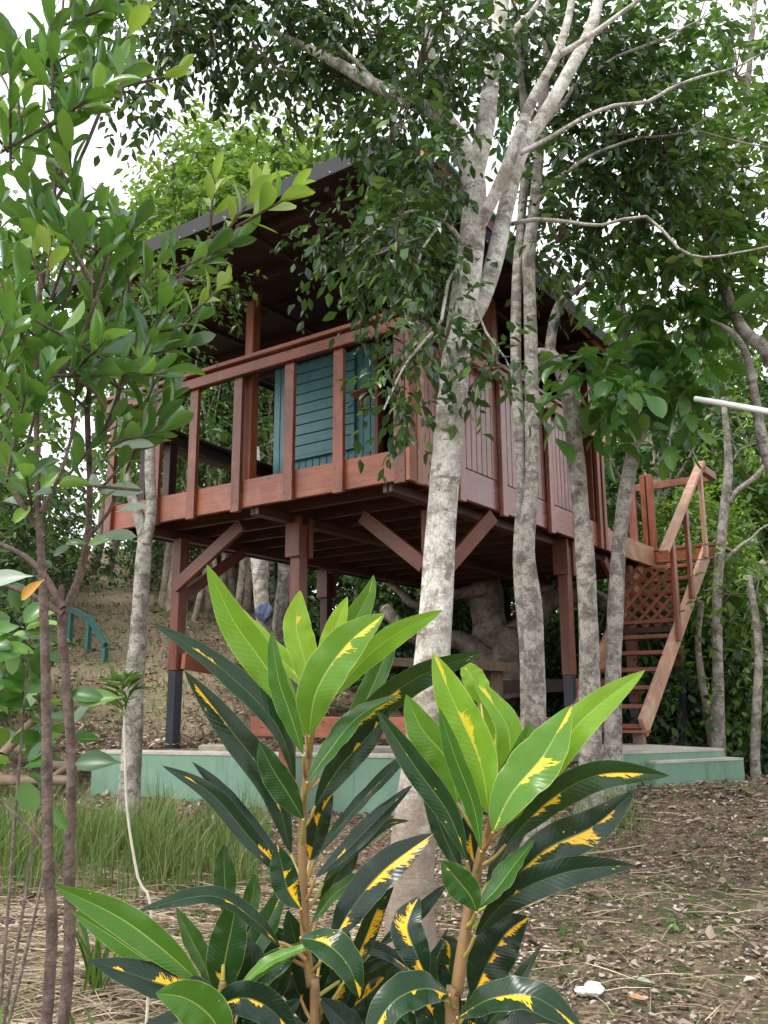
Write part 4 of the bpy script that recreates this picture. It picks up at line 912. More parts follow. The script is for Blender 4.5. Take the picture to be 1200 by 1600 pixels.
# ------------------------------------------------------------ croton shrubs in the foreground
def croton_leaf(mb, pet, pts, H, width, age, bl, roll=0., hs=None, fold=.30, curlw=.0):
    """pts: photo pixels from leaf base to tip; width in photo pixels at its widest"""
    n = len(pts); Hs = [H]*n if hs is None else [H+h for h in hs]
    P = np.array([at(x, y, h) for (x, y), h in zip(pts, Hs)]); sub = 22
    Q, _ = smooth(P, np.zeros(n), max(2, sub//(n-1)+1)); m_ = len(Q)
    s_ = np.concatenate([[0], np.cumsum(np.linalg.norm(np.diff(Q, axis=0), axis=1))]); s_ /= s_[-1]
    T = nrm_rows(np.gradient(Q, axis=0)); hw = width*(.41 if age < .38 else .365)*np.mean(Hs)/FPX
    r_ = R.rand(); pk = .52+.1*(R.rand()-.5)
    prof = np.power(np.clip(s_, 0, 1), .85)*np.power(np.clip(1-s_, 0, 1), .88); prof = prof/prof.max()
    vs = np.array([-1, -.72, -.4, -.12, 0, .12, .4, .72, 1]); K = len(vs)
    view = nrm_rows(CAM-Q)+np.array([0, 0, .35]); V = []; U = []; ph = R.rand()*6
    for i in range(m_):
        n0 = view[i]-T[i]*(view[i]@T[i]); n0 = nrm(n0); sd_ = np.cross(T[i], n0); a = roll*(1+.25*math.sin(s_[i]*3+ph))
        sd2 = sd_*math.cos(a)+n0*math.sin(a); n2 = -sd_*math.sin(a)+n0*math.cos(a)
        wv = .06*math.sin(s_[i]*11+ph)+.05*math.sin(s_[i]*27+ph*2)+.03*math.sin(s_[i]*47+ph*3)
        for v in vs:
            off = hw*prof[i]*v; z = fold*abs(off)*(1-.35*abs(v))+hw*prof[i]*(wv*v*abs(v))*1.4+hw*.006*math.sin(s_[i]*95+abs(v)*4)*abs(v)*prof[i]
            V.append(Q[i]+sd2*off+n2*z)
    F_ = []; UV = []
    for i in range(m_-1):
        for j in range(K-1):
            a = i*K+j; F_.append((a, a+1, a+K+1, a+K)); u0, u1 = s_[i], s_[i+1]; v0, v1 = (vs[j]+1)/2, (vs[j+1]+1)/2
            UV.append([(u0, v0), (u0, v1), (u1, v1), (u1, v0)])
    mb.add(V, F_, UV, np.tile([age, r_, bl], (len(V), 1)))
    return P[0]
def croton(name, lab, stem, H, rr, lv, base_px, extra_stem=()):
    b = base(base_px, H); e = empty(name, tuple(b)); tag(e, lab, 'croton')
    sp = [at(x, y, H) for x, y in stem]; tb = MB(); tb.tube([b-np.array([0, 0, .03]), (b+sp[0])/2]+sp, [rr[0]*1.3, rr[0]*1.15]+rr, 12, 5, .05)
    for pix, h, r2 in extra_stem: limb(tb, pix, h, r2, 8, 4, .04)
    tb.build('stem', M['croton_stem'], e, sm=True)
    yo, ol, pt = MB(), MB(), MB(); dense, _ = smooth(np.array(sp), np.zeros(len(sp)), 6)
    for L_ in lv:
        pts, wd, age, bl = L_[:4]; o = dict(L_[4]) if len(L_) > 4 else {}
        h0 = o.pop('h', 0.)
        p_ = croton_leaf(yo if age < .38 else ol, pt, pts, H+h0, wd, age, bl, **o)
        d2 = np.linalg.norm(dense-(p_-np.array([0, 0, .03])), axis=1); j = int(d2.argmin())
        if d2[j] < .13: 
            a = dense[j]; pt.tube([a, a*.45+p_*.55-np.array([0, 0, .004]), p_], [.0028, .0022, .0018], 6, 3)
    yo.build('young_leaves', M['croton'], e, sm=True); ol.build('old_leaves', M['croton'], e, sm=True); pt.build('petioles', M['petiole'], e, sm=True)
up = dict
LA = [
 # back layer
 ([(515, 1200), (560, 1120), (600, 1030), (622, 960)], 52, .62, .3, up(h=.05, roll=.3)),
 ([(500, 1100), (540, 1000), (575, 930), (584, 898)], 58, .38, .75, up(h=.06, roll=-.3)),
 ([(500, 1070), (515, 1010), (530, 965), (543, 932)], 42, .05, .6, up(h=.04)),
 ([(488, 1085), (440, 1030), (380, 970), (345, 925)], 44, .12, .35, up(h=.05, roll=-.4)),
 ([(478, 1150), (420, 1050), (365, 970), (323, 882)], 66, .22, .0, up(h=.01, roll=.35, hs=[0, 0, -.01, -.02])),
 ([(488, 1092), (478, 1040), (463, 980), (469, 922)], 62, .06, .55, up(h=.0, roll=-.25)),
 ([(515, 1092), (570, 1030), (620, 990), (692, 953)], 46, .2, .25, up(h=.02, roll=-.5, hs=[0, 0, -.02, -.04])),
 ([(483, 1150), (495, 1080), (540, 1010), (602, 958)], 84, .30, .7, up(h=-.03, roll=.15, hs=[0, -.02, -.03, -.04])),
 ([(474, 1180), (455, 1120), (435, 1060), (424, 985)], 50, .48, .0, up(h=-.03, roll=.5)),
 ([(500, 1200), (560, 1130), (650, 1060), (758, 1018)], 62, .88, .75, up(h=.01, roll=-.5, hs=[0, 0, -.02, -.04])),
 ([(480, 1222), (510, 1180), (560, 1120), (625, 1085)], 58, .60, .0, up(h=-.04, roll=.55)),
 ([(492, 1260), (530, 1200), (575, 1150), (612, 1105)], 58, .9, .55, up(h=.0, roll=-.3)),
 ([(462, 1220), (430, 1130), (340, 1040), (236, 972)], 54, .92, .15, up(h=.0, roll=-.3, hs=[0, -.01, -.02, -.03])),
 ([(455, 1335), (425, 1230), (360, 1140), (288, 1048)], 62, .95, .45, up(h=.02, roll=.2)),
 ([(474, 1280), (450, 1240), (425, 1200), (405, 1158)], 62, .72, .0, up(h=-.03, roll=.5)),
 ([(490, 1345), (540, 1280), (600, 1215), (668, 1150)], 34, .95, .35, up(h=.0, roll=.6)),
 ([(492, 1372), (540, 1330), (600, 1270), (645, 1226)], 44, 1., .5, up(h=-.01, roll=.3)),
 ([(505, 1380), (550, 1330), (600, 1290), (640, 1282)], 26, .8, .2, up(h=.02)),
 ([(484, 1345), (492, 1310), (500, 1275), (520, 1240)], 50, 1., .9, up(h=.03, roll=-.3)),
 ([(468, 1385), (400, 1320), (330, 1240), (253, 1196)], 40, .95, .5, up(h=.0, roll=.3)),
 ([(445, 1350), (400, 1300), (350, 1240), (300, 1190)], 34, 1., .1, up(h=.03, roll=-.2)),
 ([(470, 1420), (450, 1390), (440, 1350), (432, 1318)], 56, .85, .9, up(h=-.03, roll=.2)),
 ([(515, 1480), (550, 1420), (600, 1360), (678, 1302)], 74, 1., .95, up(h=-.02, roll=.15)),
 ([(540, 1530), (565, 1480), (590, 1420), (615, 1385)], 40, .95, .95, up(h=.03, roll=-.3)),
 ([(500, 1420), (520, 1380), (545, 1340), (560, 1300)], 42, .9, .8, up(h=.04, roll=-.4)),
 ([(486, 1445), (520, 1400), (555, 1375), (588, 1362)], 34, .55, .4, up(h=.01, roll=.5)),
 ([(470, 1465), (510, 1475), (545, 1510), (562, 1560)], 70, .75, .8, up(h=-.06, roll=.2, hs=[0, -.03, -.04, -.04])),
 ([(438, 1480), (400, 1440), (330, 1400), (213, 1424)], 44, .92, .55, up(h=-.04, roll=-.3, hs=[.02, 0, -.02, -.05])),
 ([(480, 1470), (445, 1490), (400, 1520), (372, 1560)], 26, .42, .3, up(h=-.02, roll=.5)),
 ([(478, 1600), (470, 1560), (455, 1520), (448, 1480)], 56, 1., .45, up(h=.05, roll=.3)),
 ([(515, 1620), (520, 1570), (535, 1520), (545, 1470)], 52, .98, .8, up(h=.03, roll=-.3)),
 ([(545, 1640), (565, 1600), (600, 1560), (650, 1520)], 50, 1., .3, up(h=.05, roll=.3)),
 ([(500, 1560), (530, 1590), (560, 1620), (600, 1630)], 60, 1., .5, up(h=.0, roll=.3)),
 ([(470, 1560), (430, 1600), (400, 1630), (380, 1680)], 60, .95, .5, up(h=.02, roll=-.3)),
 ([(590, 1480), (640, 1440), (680, 1400), (700, 1380)], 30, 1., .3, up(h=.08)),
 ([(610, 1640), (640, 1560), (680, 1500), (700, 1450)], 40, 1., .3, up(h=.08, roll=.4)),
 ([(500, 1500), (560, 1480), (620, 1500), (690, 1560)], 36, 1., .2, up(h=.05, roll=.4)),
]
def fill(n, xs, ys, hs, lo=120, hi=190):
    o = []
    for i in range(n):
        x, y = rnd.uniform(*xs), rnd.uniform(*ys); a = math.radians(rnd.uniform(15, 165)); Ln = rnd.uniform(lo, hi); bx, by = x+Ln*math.cos(a), y-Ln*math.sin(a)*.85; sgx = rnd.uniform(-.14, .14)*Ln
        o.append(([(x, y), (x+(bx-x)*.35+sgx*.7, y+(by-y)*.35), (x+(bx-x)*.7+sgx, y+(by-y)*.7), (bx, by+rnd.uniform(0, 30))], rnd.uniform(40, 66), rnd.uniform(.85, 1.), rnd.choice([.1, .4, .8]), dict(h=rnd.uniform(*hs), roll=rnd.uniform(-.6, .6))))
    return o
LA += fill(15, (480, 530), (1500, 1640), (.05, .14))
croton('croton_shrub', 'croton with long green leaves splashed yellow, left of the two tall foreground stems', [(492, 1600), (486, 1540), (478, 1480), (474, 1400), (472, 1320), (474, 1250), (482, 1185), (489, 1130), (492, 1095)], 1.15, [.0062, .006, .0058, .0055, .0052, .0047, .0042, .0036, .003], LA, 495, [([(478, 1500), (455, 1480), (435, 1472)], 1.13, [.003, .0025, .002])])
LB = [
 ([(770, 1250), (795, 1200), (790, 1130), (738, 1062)], 56, .2, .7, up(h=.07, roll=-.3)),
 ([(752, 1100), (745, 1075), (735, 1055), (722, 1033)], 52, .12, .4, up(h=.08, roll=-.3)),
 ([(765, 1185), (775, 1150), (765, 1100), (748, 1062)], 52, .12, .8, up(h=.09, roll=.3)),
 ([(715, 1255), (700, 1190), (660, 1140), (634, 1085)], 66, .32, .0, up(h=.0, roll=.45)),
 ([(765, 1275), (750, 1190), (715, 1110), (676, 1020)], 76, .14, .85, up(h=-.02, roll=.25)),
 ([(790, 1290), (840, 1215), (910, 1125), (1008, 1047)], 62, .13, .45, up(h=.0, roll=-.25, hs=[0, -.01, -.02, -.02])),
 ([(770, 1300), (800, 1240), (850, 1180), (893, 1102)], 92, .32, .95, up(h=-.04, roll=.2)),
 ([(775, 1290), (790, 1240), (815, 1190), (828, 1128)], 72, .42, .3, up(h=.02, roll=-.35)),
 ([(752, 1330), (740, 1260), (710, 1180), (686, 1105)], 46, .5, .25, up(h=-.04, roll=.6)),
 ([(730, 1345), (700, 1270), (650, 1200), (588, 1108)], 54, .78, .5, up(h=-.02, roll=.3)),
 ([(725, 1370), (700, 1320), (680, 1270), (660, 1200)], 46, .85, .2, up(h=.04, roll=-.3)),
 ([(790, 1320), (860, 1250), (940, 1210), (1046, 1212)], 64, .85, .6, up(h=-.01, roll=-.45, hs=[0, -.01, -.03, -.05])),
 ([(778, 1398), (850, 1330), (930, 1290), (992, 1235)], 78, .95, .9, up(h=.0, roll=-.15, hs=[0, -.01, -.02, -.03])),
 ([(770, 1410), (800, 1370), (850, 1340), (900, 1300)], 50, 1., .4, up(h=.05, roll=.2)),
 ([(742, 1462), (800, 1400), (890, 1362), (993, 1352)], 62, .97, .3, up(h=-.02, roll=-.35, hs=[0, -.02, -.04, -.05])),
 ([(745, 1425), (735, 1400), (715, 1375), (690, 1345)], 62, .62, .1, up(h=-.05, roll=.4)),
 ([(745, 1420), (775, 1390), (805, 1350), (835, 1312)], 58, .58, .0, up(h=-.04, roll=.55)),
 ([(738, 1560), (760, 1510), (790, 1460), (826, 1432)], 88, 1., 1., up(h=.03, roll=-.2)),
 ([(732, 1640), (745, 1590), (755, 1540), (775, 1490)], 50, 1., .7, up(h=.05, roll=.3)),
 ([(668, 1530), (650, 1490), (636, 1445), (655, 1400)], 66, .97, 1., up(h=-.03, roll=.2, hs=[0, 0, .01, .03])),
 ([(745, 1620), (790, 1570), (820, 1520), (846, 1478)], 46, .8, .0, up(h=.04, roll=.6)),
 ([(715, 1590), (770, 1560), (840, 1560), (915, 1615)], 70, .9, .85, up(h=-.06, roll=.25, hs=[0, -.03, -.05, -.06])),
 ([(702, 1555), (660, 1545), (610, 1570), (570, 1640)], 76, .85, .8, up(h=-.05, roll=-.2, hs=[0, -.03, -.05, -.06])),
 ([(748, 1385), (740, 1340), (735, 1290), (742, 1240)], 44, 1., .9, up(h=.05, roll=-.3)),
 ([(760, 1380), (790, 1330), (810, 1290), (850, 1230)], 46, .95, .3, up(h=.06, roll=.2)),
 ([(700, 1640), (690, 1590), (670, 1560), (650, 1530)], 40, 1., .2, up(h=.06)),
 ([(760, 1640), (800, 1610), (850, 1600), (880, 1610)], 60, .97, .8, up(h=.02, roll=.2)),
]
LB += fill(9, (690, 725), (1540, 1650), (.05, .13), 110, 170)
croton('croton_shrub', 'croton with yellow-splashed leaves, right of the two tall foreground stems', [(706, 1620), (714, 1550), (722, 1490), (732, 1430), (742, 1380), (752, 1330), (765, 1290), (772, 1260)], 1.1, [.008, .0074, .007, .0064, .0056, .005, .0042, .003], LB, 702, [])
LC = [
 ([(345, 1565), (350, 1510), (362, 1450), (372, 1395)], 76, .7, .75, up(h=.03, roll=.1)),
 ([(335, 1560), (320, 1510), (300, 1470), (275, 1418)], 46, .6, .1, up(h=.06, roll=-.4)),
 ([(352, 1430), (352, 1395), (350, 1350), (350, 1318)], 46, .7, .2, up(h=.12)),
 ([(370, 1460), (385, 1430), (395, 1400), (398, 1365)], 42, .65, .0, up(h=.14, roll=.3)),
 ([(318, 1540), (250, 1480), (180, 1430), (84, 1384)], 62, .40, .35, up(h=-.02, roll=.3, hs=[0, -.02, -.03, -.05])),
 ([(290, 1530), (230, 1500), (170, 1460), (110, 1422)], 40, .42, .0, up(h=.04, roll=.4)),
 ([(375, 1625), (310, 1560), (230, 1530), (138, 1500)], 70, .97, .95, up(h=-.02, roll=-.1, hs=[0, -.01, -.03, -.04])),
 ([(355, 1640), (330, 1590), (290, 1560), (243, 1552)], 84, .40, .3, up(h=-.07, roll=.3, hs=[0, -.01, -.02, -.03])),
 ([(320, 1590), (370, 1560), (420, 1575), (470, 1630)], 66, .97, .9, up(h=-.04, roll=-.3)),
 ([(360, 1560), (385, 1500), (420, 1440), (448, 1375)], 54, .75, .4, up(h=.07, roll=.3)),
 ([(365, 1575), (400, 1530), (440, 1500), (470, 1480)], 60, .7, .8, up(h=.04, roll=.2)),
 ([(372, 1545), (410, 1510), (450, 1490), (495, 1475)], 28, .35, .2, up(h=-.03, roll=.5)),
 ([(340, 1600), (300, 1590), (230, 1620), (200, 1660)], 50, .95, .3, up(h=.0)),
 ([(345, 1560), (338, 1500), (355, 1470), (385, 1430)], 40, .8, .3, up(h=.1, roll=.5)),
 ([(375, 1600), (400, 1560), (430, 1540), (455, 1500)], 50, .9, .5, up(h=.08, roll=-.3)),
]
LC += fill(9, (340, 372), (1580, 1650), (.04, .12), 100, 160)
croton('croton_shrub', 'low croton at the bottom left with one broad plain green leaf', [(352, 1640), (350, 1600), (346, 1565), (348, 1535)], 1.1, [.008, .007, .006, .004], LC, 354)

# ------------------------------------------------------------ background: large twisted tree
e, b = tree('twisted_tree', 'huge gnarled pale tree with sprawling horizontal limbs behind the house', 'tree', 765, 12.0)
tb = MB(); HW = 12.0
tb.tube([b-np.array([0, 0, .3])]+[at(x, y, HW) for x, y in ((766, 1060), (770, 1000), (764, 950), (758, 900), (752, 830), (760, 740))], [.36, .3, .27, .22, .19, .17, .14], 14, 5, .08, .3)
limb(tb, [(775, 1060), (800, 1000), (830, 975), (850, 940), (858, 890), (852, 800)], HW-.2, [.22, .2, .18, .15, .13, .1], 12, 5, .1)
limb(tb, [(840, 950), (880, 932), (925, 936), (960, 948), (1010, 958), (1060, 955), (1100, 938), (1150, 918), (1200, 882), (1260, 850)], [HW-.2, HW-.4, HW-.4, HW-.4, HW-.2, HW, HW, HW, HW, HW], [.14, .13, .12, .12, .12, .12, .115, .11, .1, .09], 12, 5, .08)
limb(tb, [(765, 1030), (720, 1000), (680, 1000), (640, 990), (600, 950)], HW-.2, [.16, .13, .12, .1, .07], 10, 5, .1)
limb(tb, [(760, 920), (700, 930), (650, 945), (620, 920), (560, 880)], HW-.2, [.08, .07, .06, .05, .03], 8, 5, .1)
limb(tb, [(800, 1090), (790, 1030), (800, 985)], HW-.5, [.2, .2, .12], 10, 4, .1)
tb.build('trunk', M['bark_far'], e, sm=True)
cr = MB()
for (px, py, rx, ry, n) in [(760, 800, 120, 60, 60), (860, 780, 110, 50, 50), (1100, 800, 110, 60, 26), (1180, 780, 70, 60, 18), (640, 860, 90, 40, 40)]:
    cl(cr, None, px, py, rx, ry, HW+1, n, 7, .2, .5, 'small', 1., droop=.3, twl=.5)
cr.build('crown', M['leaf_dark'], e)

# ------------------------------------------------------------ background trees: prototypes, then copies
def proto_tree(name, h, r0, crown_r, crown_h, z0, ncl, npc, L0, leaf, barkm, kind='small', lean=.0, forks=3):
    """a whole tree at the origin: trunk (with limbs) and crown"""
    e = empty(name, (0, 0, 0)); tb = MB(); cr = MB()
    k = 6; P = [np.array([lean*h*(i/k)**1.5+.12*math.sin(i*1.7+h), .1*math.cos(i*2.1+r0*50), h*i/k]) for i in range(k+1)]
    P[0][2] = -.4
    tb.tube(P, [r0*(1-.75*i/k) for i in range(k+1)], 9, 4, .06, .4)
    for c in range(ncl):
        u = rdir(1)[0]; zz = z0+(h*1.05-z0)*(c+.5)/ncl; q = (zz-z0)/(h*1.05-z0)
        wr = crown_r*(math.sin(math.pi*min(.97, .22+.72*q))**.7); a = c*2.4+R.rand(); rr = wr*(.35+.6*R.rand())
        tr_ = P[min(k, max(1, int(k*zz/h*.75)))]
        C = np.array([tr_[0]+rr*math.cos(a), tr_[1]+rr*math.sin(a), zz])
        s0 = tr_*.7+np.array([0, 0, 0]); s0 = np.array([np.interp(zz*.72, [p_[2] for p_ in P], [p_[i] for p_ in P]) for i in range(2)]+[min(zz*.72, h*.9)])
        tb.tube([s0, (s0+C)/2+np.array([0, 0, -.15]), C], [r0*.32, r0*.2, r0*.08], 5, 4, .05, cap=False)
        rad = crown_h*(.75+.5*R.rand()); sprays(cr, tb if c < 3 else None, C, (rad*1.15, rad*1.15, rad*.72), npc, 7, L0, .5, kind, droop=.35, twl=L0*3.2, shell=.35)
    tb.build('trunk', M[barkm], e, sm=True); cr.build('crown', M[leaf], e); return e
protos = {}
def P_(key, *a, **k): protos[key] = proto_tree(*a, **k); protos[key]['proto_unused'] = 1
P_('thin', 'thin_tree', 6.2, .075, 1.1, .55, 3.2, 9, 22, .15, 'leaf_dark', 'bark_far')
P_('thin2', 'thin_tree', 5.2, .055, .9, .5, 2.4, 8, 22, .13, 'leaf_mid', 'bark_far', lean=.12)
P_('dark', 'dense_tree', 7.0, .14, 2.1, .78, 2.6, 15, 25, .17, 'leaf_dark', 'bark_far')
P_('mid', 'dense_tree', 6.5, .12, 1.9, .75, 1.9, 17, 34, .16, 'leaf_mid', 'bark_far')
P_('bright', 'light_green_tree', 7.5, .14, 1.8, .72, 3.2, 28, 60, .17, 'leaf_bright', 'bark_far')
P_('bush', 'bush', 2.2, .05, 1.2, .55, .3, 9, 34, .15, 'leaf_dark', 'bark_far')
P_('bush2', 'bush', 1.9, .04, 1.0, .5, .2, 8, 34, .13, 'leaf_mid', 'bark_far')
used = set()
def place(key, px, H, sc, lab, cat, group, rz=None, sxy=None):
    src = protos[key]
    if key in used:
        o = src.copy(); SC.collection.objects.link(o)
        for ch in src.children:
            c = ch.copy(); SC.collection.objects.link(c); c.parent = o
    else: o = src; used.add(key)
    if 'proto_unused' in o: del o['proto_unused']
    b = base(px, H); o.location = b; o.rotation_euler = (0, 0, rnd.uniform(0, 6.28) if rz is None else rz); s = sc if sxy is None else sxy
    o.scale = (s, s, sc); tag(o, lab, cat, group); return o
# (px, H, scale)
G = 'thin pale trunks of the thicket up the slope left of centre'
Lb = 'thin pale trees of the dark thicket seen under the deck'
for px, H, sc in [(300, 14.5, .95), (322, 15.6, 1.), (338, 14, .9), (352, 16, 1.05), (365, 14.6, .9), (382, 15.3, 1.), (396, 16.5, 1.1), (430, 15.5, 1.), (450, 14.8, .95), (468, 16.2, 1.), (484, 15, 1.), (520, 15.5, .95), (545, 14.5, 1.), (570, 16, 1.), (600, 15, 1.), (630, 14.6, .95), (310, 17.5, 1.1), (345, 18, 1.1), (420, 18, 1.2), (500, 18, 1.1), (560, 18.5, 1.2), (280, 15.2, .9), (372, 17.2, 1.), (441, 17, 1.), (332, 15, .8), (408, 14.2, .8), (533, 17, 1.), (588, 17.5, 1.)]:
    place('thin' if rnd.random() < .55 else 'thin2', px, H, sc, Lb, 'tree', G)
Lb2 = 'tall leafy forest trees behind the stair at the right'; G2 = 'leafy forest trees at the right'
for px, H, sc in [(1040, 13, .95), (1100, 15.5, .9), (1160, 13.4, .85), (1210, 15.8, 1.), (990, 15, .95), (930, 15.5, .9), (870, 16.5, 1.), (1260, 13, .9)]:
    place('dark' if rnd.random() < .35 else 'mid', px, H, sc, Lb2, 'tree', G2)
Lb3 = 'dense leafy trees seen through the open porch'; G3 = 'leafy trees beyond the porch'
for px, H, sc in [(250, 16, .95), (330, 17.5, .9), (400, 16.5, .85), (470, 19, .9)]:
    place('mid', px, H, sc, Lb3, 'tree', G3)
Lb4 = 'leafy trees behind the brown saplings on the left slope'; G4 = 'leafy trees on the left slope'
for px, H, sc in [(-70, 13, .9), (-85, 16.5, .75), (225, 20.5, .75), (-150, 11, .9)]:
    place('mid', px, H, sc, Lb4, 'tree', G4)
Lb5 = 'dark trees in deep shade behind the twisted tree'; G5 = 'dark trees behind the twisted tree'
for px, H, sc in [(650, 17.5, .9), (720, 16, .9), (790, 17.5, .95), (840, 19, 1.1), (560, 21, 1.)]:
    place('dark', px, H, sc, Lb5, 'tree', G5)
place('bright', 345, 17, 1.22, 'tall bright yellow-green tree rising against the sky above the roof edge', 'tree', None, 1.)
place('bright', 440, 18.5, 1.3, 'bright green tree behind the upper roof edge, right of the tallest yellow-green one', 'tree', None, 2.3)
place('bright', 270, 15.5, 1.05, 'light green tree beside the lower left corner of the roof', 'tree', None, 4.)
place('mid', 1130, 15.5, 1.2, 'tall mid-green tree above the white pipe', 'tree', None, 4.6)
place('bright', 1165, 17, 1.05, 'light yellow-green tree in the gap just above the white pipe', 'tree', None, 2.)
place('bright', 1110, 11.5, .46, 'low light-green tree growing just right of the stair stringer', 'tree', None, 3.)
place('bright', 1190, 13, .6, 'light green small tree at the right edge below the bare side branch', 'tree', None, 1.2)
place('mid', 940, 18, 1.3, 'pale green tree in the gap beyond the lower end of the roof', 'tree', None, .4)
place('bright', 985, 20, 1.2, 'light green tree farthest back beside the right roof corner', 'tree', None, .9)
# understory
Lb6 = 'leafy undergrowth bushes at the foot of the right-hand forest'; G6 = 'undergrowth bushes at the right'
for px, H, sc in [(1040, 10.6, .8), (1090, 11.4, .9), (1130, 11, .95), (1175, 11.5, 1.), (1220, 10.8, 1.), (1000, 12, .9), (960, 12.5, 1.), (900, 13, 1.), (850, 13, .9), (1060, 13, .95), (1150, 13.5, 1.)]:
    place('bush' if rnd.random() < .4 else 'bush2', px, H, sc, Lb6, 'bush', G6)
Lb7 = 'dark bushes in the shade under the house'; G7 = 'shaded bushes under the house'
for px, H, sc in [(800, 13.6, 1.), (740, 14.5, 1.), (690, 13.8, .9), (640, 13.5, .9), (590, 14.2, .9), (545, 14.8, .8), (500, 16, .9), (460, 17, .8), (390, 17.5, .8)]:
    place('bush', px, H, sc, Lb7, 'bush', G7)
Lb8 = 'low bushes on the bank behind the brown saplings'; G8 = 'bushes on the left bank'
for px, H, sc in [(-75, 9.5, .7), (-110, 8.5, .8), (-90, 13, .95), (30, 15, .8), (10, 19, 1.1), (-40, 17, 1.3), (60, 18, .6), (205, 22, .8), (240, 19, .8), (270, 17.5, .8), (225, 23, 1.1)]:
    place('bush' if rnd.random() < .55 else 'bush2', px, H, sc, Lb8, 'bush', G8)
for k_, pr_ in protos.items():
    if k_ not in used:
        for c in list(pr_.children): bpy.data.objects.remove(c)
        bpy.data.objects.remove(pr_)
# individual pale trunks of the background that stand out
def mid_trunk(name, lab, pix, H, rr, bm='bark_far'):
    e, b = tree(name, lab, 'tree', pix[0][0], H); tb = MB(); tb.tube([b-np.array([0, 0, .2])]+[at(x, y, H) for x, y in pix], [rr[0]*1.1]+rr, 10, 5, .05, .3); tb.build('trunk', M[bm], e, sm=True); return e, b
def crown_for(e, specs, H, L0=.16, leaf='leaf_dark'):
    cr = MB(); tw = MB()
    for (px, py, rx, ry, n) in specs: cl(cr, tw, px, py, rx, ry, H, n, 7, L0, .5, 'small', .7, droop=.3, twl=.4)
    cr.absorb(tw, M['twig']).build('crown', M[leaf], e)
e, b = mid_trunk('pale_trunk_tree', 'pale trunk with blue cloth hung on it, seen under the deck', [(424, 1080), (416, 1000), (408, 930), (404, 880), (400, 800), (398, 700)], 11.5, [.1, .1, .1, .1, .09, .07], 'bark_white'); crown_for(e, [(400, 700, 70, 50, 24)], 12.5)
e, b = mid_trunk('mottled_trunk_tree', 'mottled trunk just right of the one with the blue cloth', [(440, 1080), (436, 1000), (441, 930), (445, 880), (448, 780)], 11.8, [.1, .095, .09, .09, .07], 'bark_grey'); crown_for(e, [(450, 690, 60, 50, 20)], 12.5)
e, b = mid_trunk('spindly_tree', 'spindly whitish tree with a side branch right of the stair', [(1122, 1165), (1121, 1060), (1120, 960), (1124, 880), (1132, 790), (1138, 730), (1134, 660), (1130, 620)], 9.5, [.08, .06, .05, .05, .05, .045, .035, .025], 'bark_grey')
tb = MB(); limb(tb, [(1133, 790), (1150, 768), (1180, 745), (1205, 715), (1240, 690)], 9.5, [.035, .03, .028, .024, .02]); limb(tb, [(1136, 730), (1160, 700), (1190, 690)], 9.5, [.012, .01, .006]); limb(tb, [(1128, 880), (1160, 850), (1200, 820)], 9.5, [.02, .016, .01]); tb.build('branch', M['bark_grey'], e, sm=True)
crown_for(e, [(1140, 670, 70, 30, 18), (1120, 870, 60, 30, 10), (1140, 930, 70, 50, 18), (1110, 1060, 60, 50, 16)], 9.7, .10, 'leaf_bright')
e, b = mid_trunk('leaning_trunk_tree', 'thin pale trunk leaning left beside the spindly tree', [(1112, 1165), (1105, 1110), (1096, 1060), (1090, 1000), (1096, 940)], 9.9, [.045, .045, .04, .035, .03]); crown_for(e, [(1096, 940, 50, 40, 16)], 10, .11, 'leaf_mid')
e, b = mid_trunk('dark_trunk_tree', 'grey trunk at the far right edge of the footing', [(1180, 1190), (1182, 1100), (1185, 1000), (1170, 900)], 9.2, [.05, .045, .04, .03], 'bark_grey'); crown_for(e, [(1180, 930, 50, 50, 16), (1190, 1040, 40, 60, 16)], 9.5, .11, 'leaf_mid')
for px, lab in ((148, 'leaning pale trunk at the hill crest left of the slope path'), (172, 'dark trunk at the top of the path')):
    e, b = mid_trunk('crest_tree', lab, [(px-10, 910), (px+2, 870), (px+12, 820), (px+16, 760)], 20, [.14, .13, .12, .1]); crown_for(e, [(px+40, 740, 45, 35, 24), (px+50, 680, 55, 45, 26)], 20, .2, 'leaf_mid')
# cloth on the trunk
q = MB(); c_ = at(413, 957, 11.35); n = 12; V = []; Fq = []
for i in range(n):
    for j in range(16):
        a = j/16*6.28; t = i/(n-1); r_ = .012+.075*math.sin(math.pi*min(t*1.05+.04, 1))**.6*(1+.4*math.sin(2*a+t*4)+.25*math.sin(5*a+t*9)+.12*math.sin(11*a+t*17)); V.append(c_+RHv*r_*math.cos(a)+FHv*r_*.7*math.sin(a)+np.array([0, 0, 0.12-.27*t]))
for i in range(n-1):
    for j in range(16): Fq.append((i*16+j, i*16+(j+1) % 16, (i+1)*16+(j+1) % 16, (i+1)*16+j))
q.add(V, Fq); tag(q.build('cloth', M['denim'], sm=True), 'crumpled blue cloth bundled against the pale trunk under the deck', 'cloth')
# far wood: one mass
cr = MB()
for i in range(70):
    px = rnd.uniform(-350, 1550); H = rnd.uniform(24, 34)
    if -150 < px < 330: continue
    b = base(px, H); hh = rnd.uniform(.9, 1.8) if px > 850 else rnd.uniform(1.4, 3.0) if px > 520 else rnd.uniform(2.5, 5.); rad = rnd.uniform(2., 3.4)
    sprays(cr, None, b+np.array([0, 0, hh*.5]), (rad, rad, hh*.62), 90, 7, .34, .5, 'tiny', droop=.3, twl=.9, shell=.3)
tag(cr.build('far_wood', M['leaf_dark']), 'dark distant wood closing off the view behind the trees', 'wood', kind='stuff')

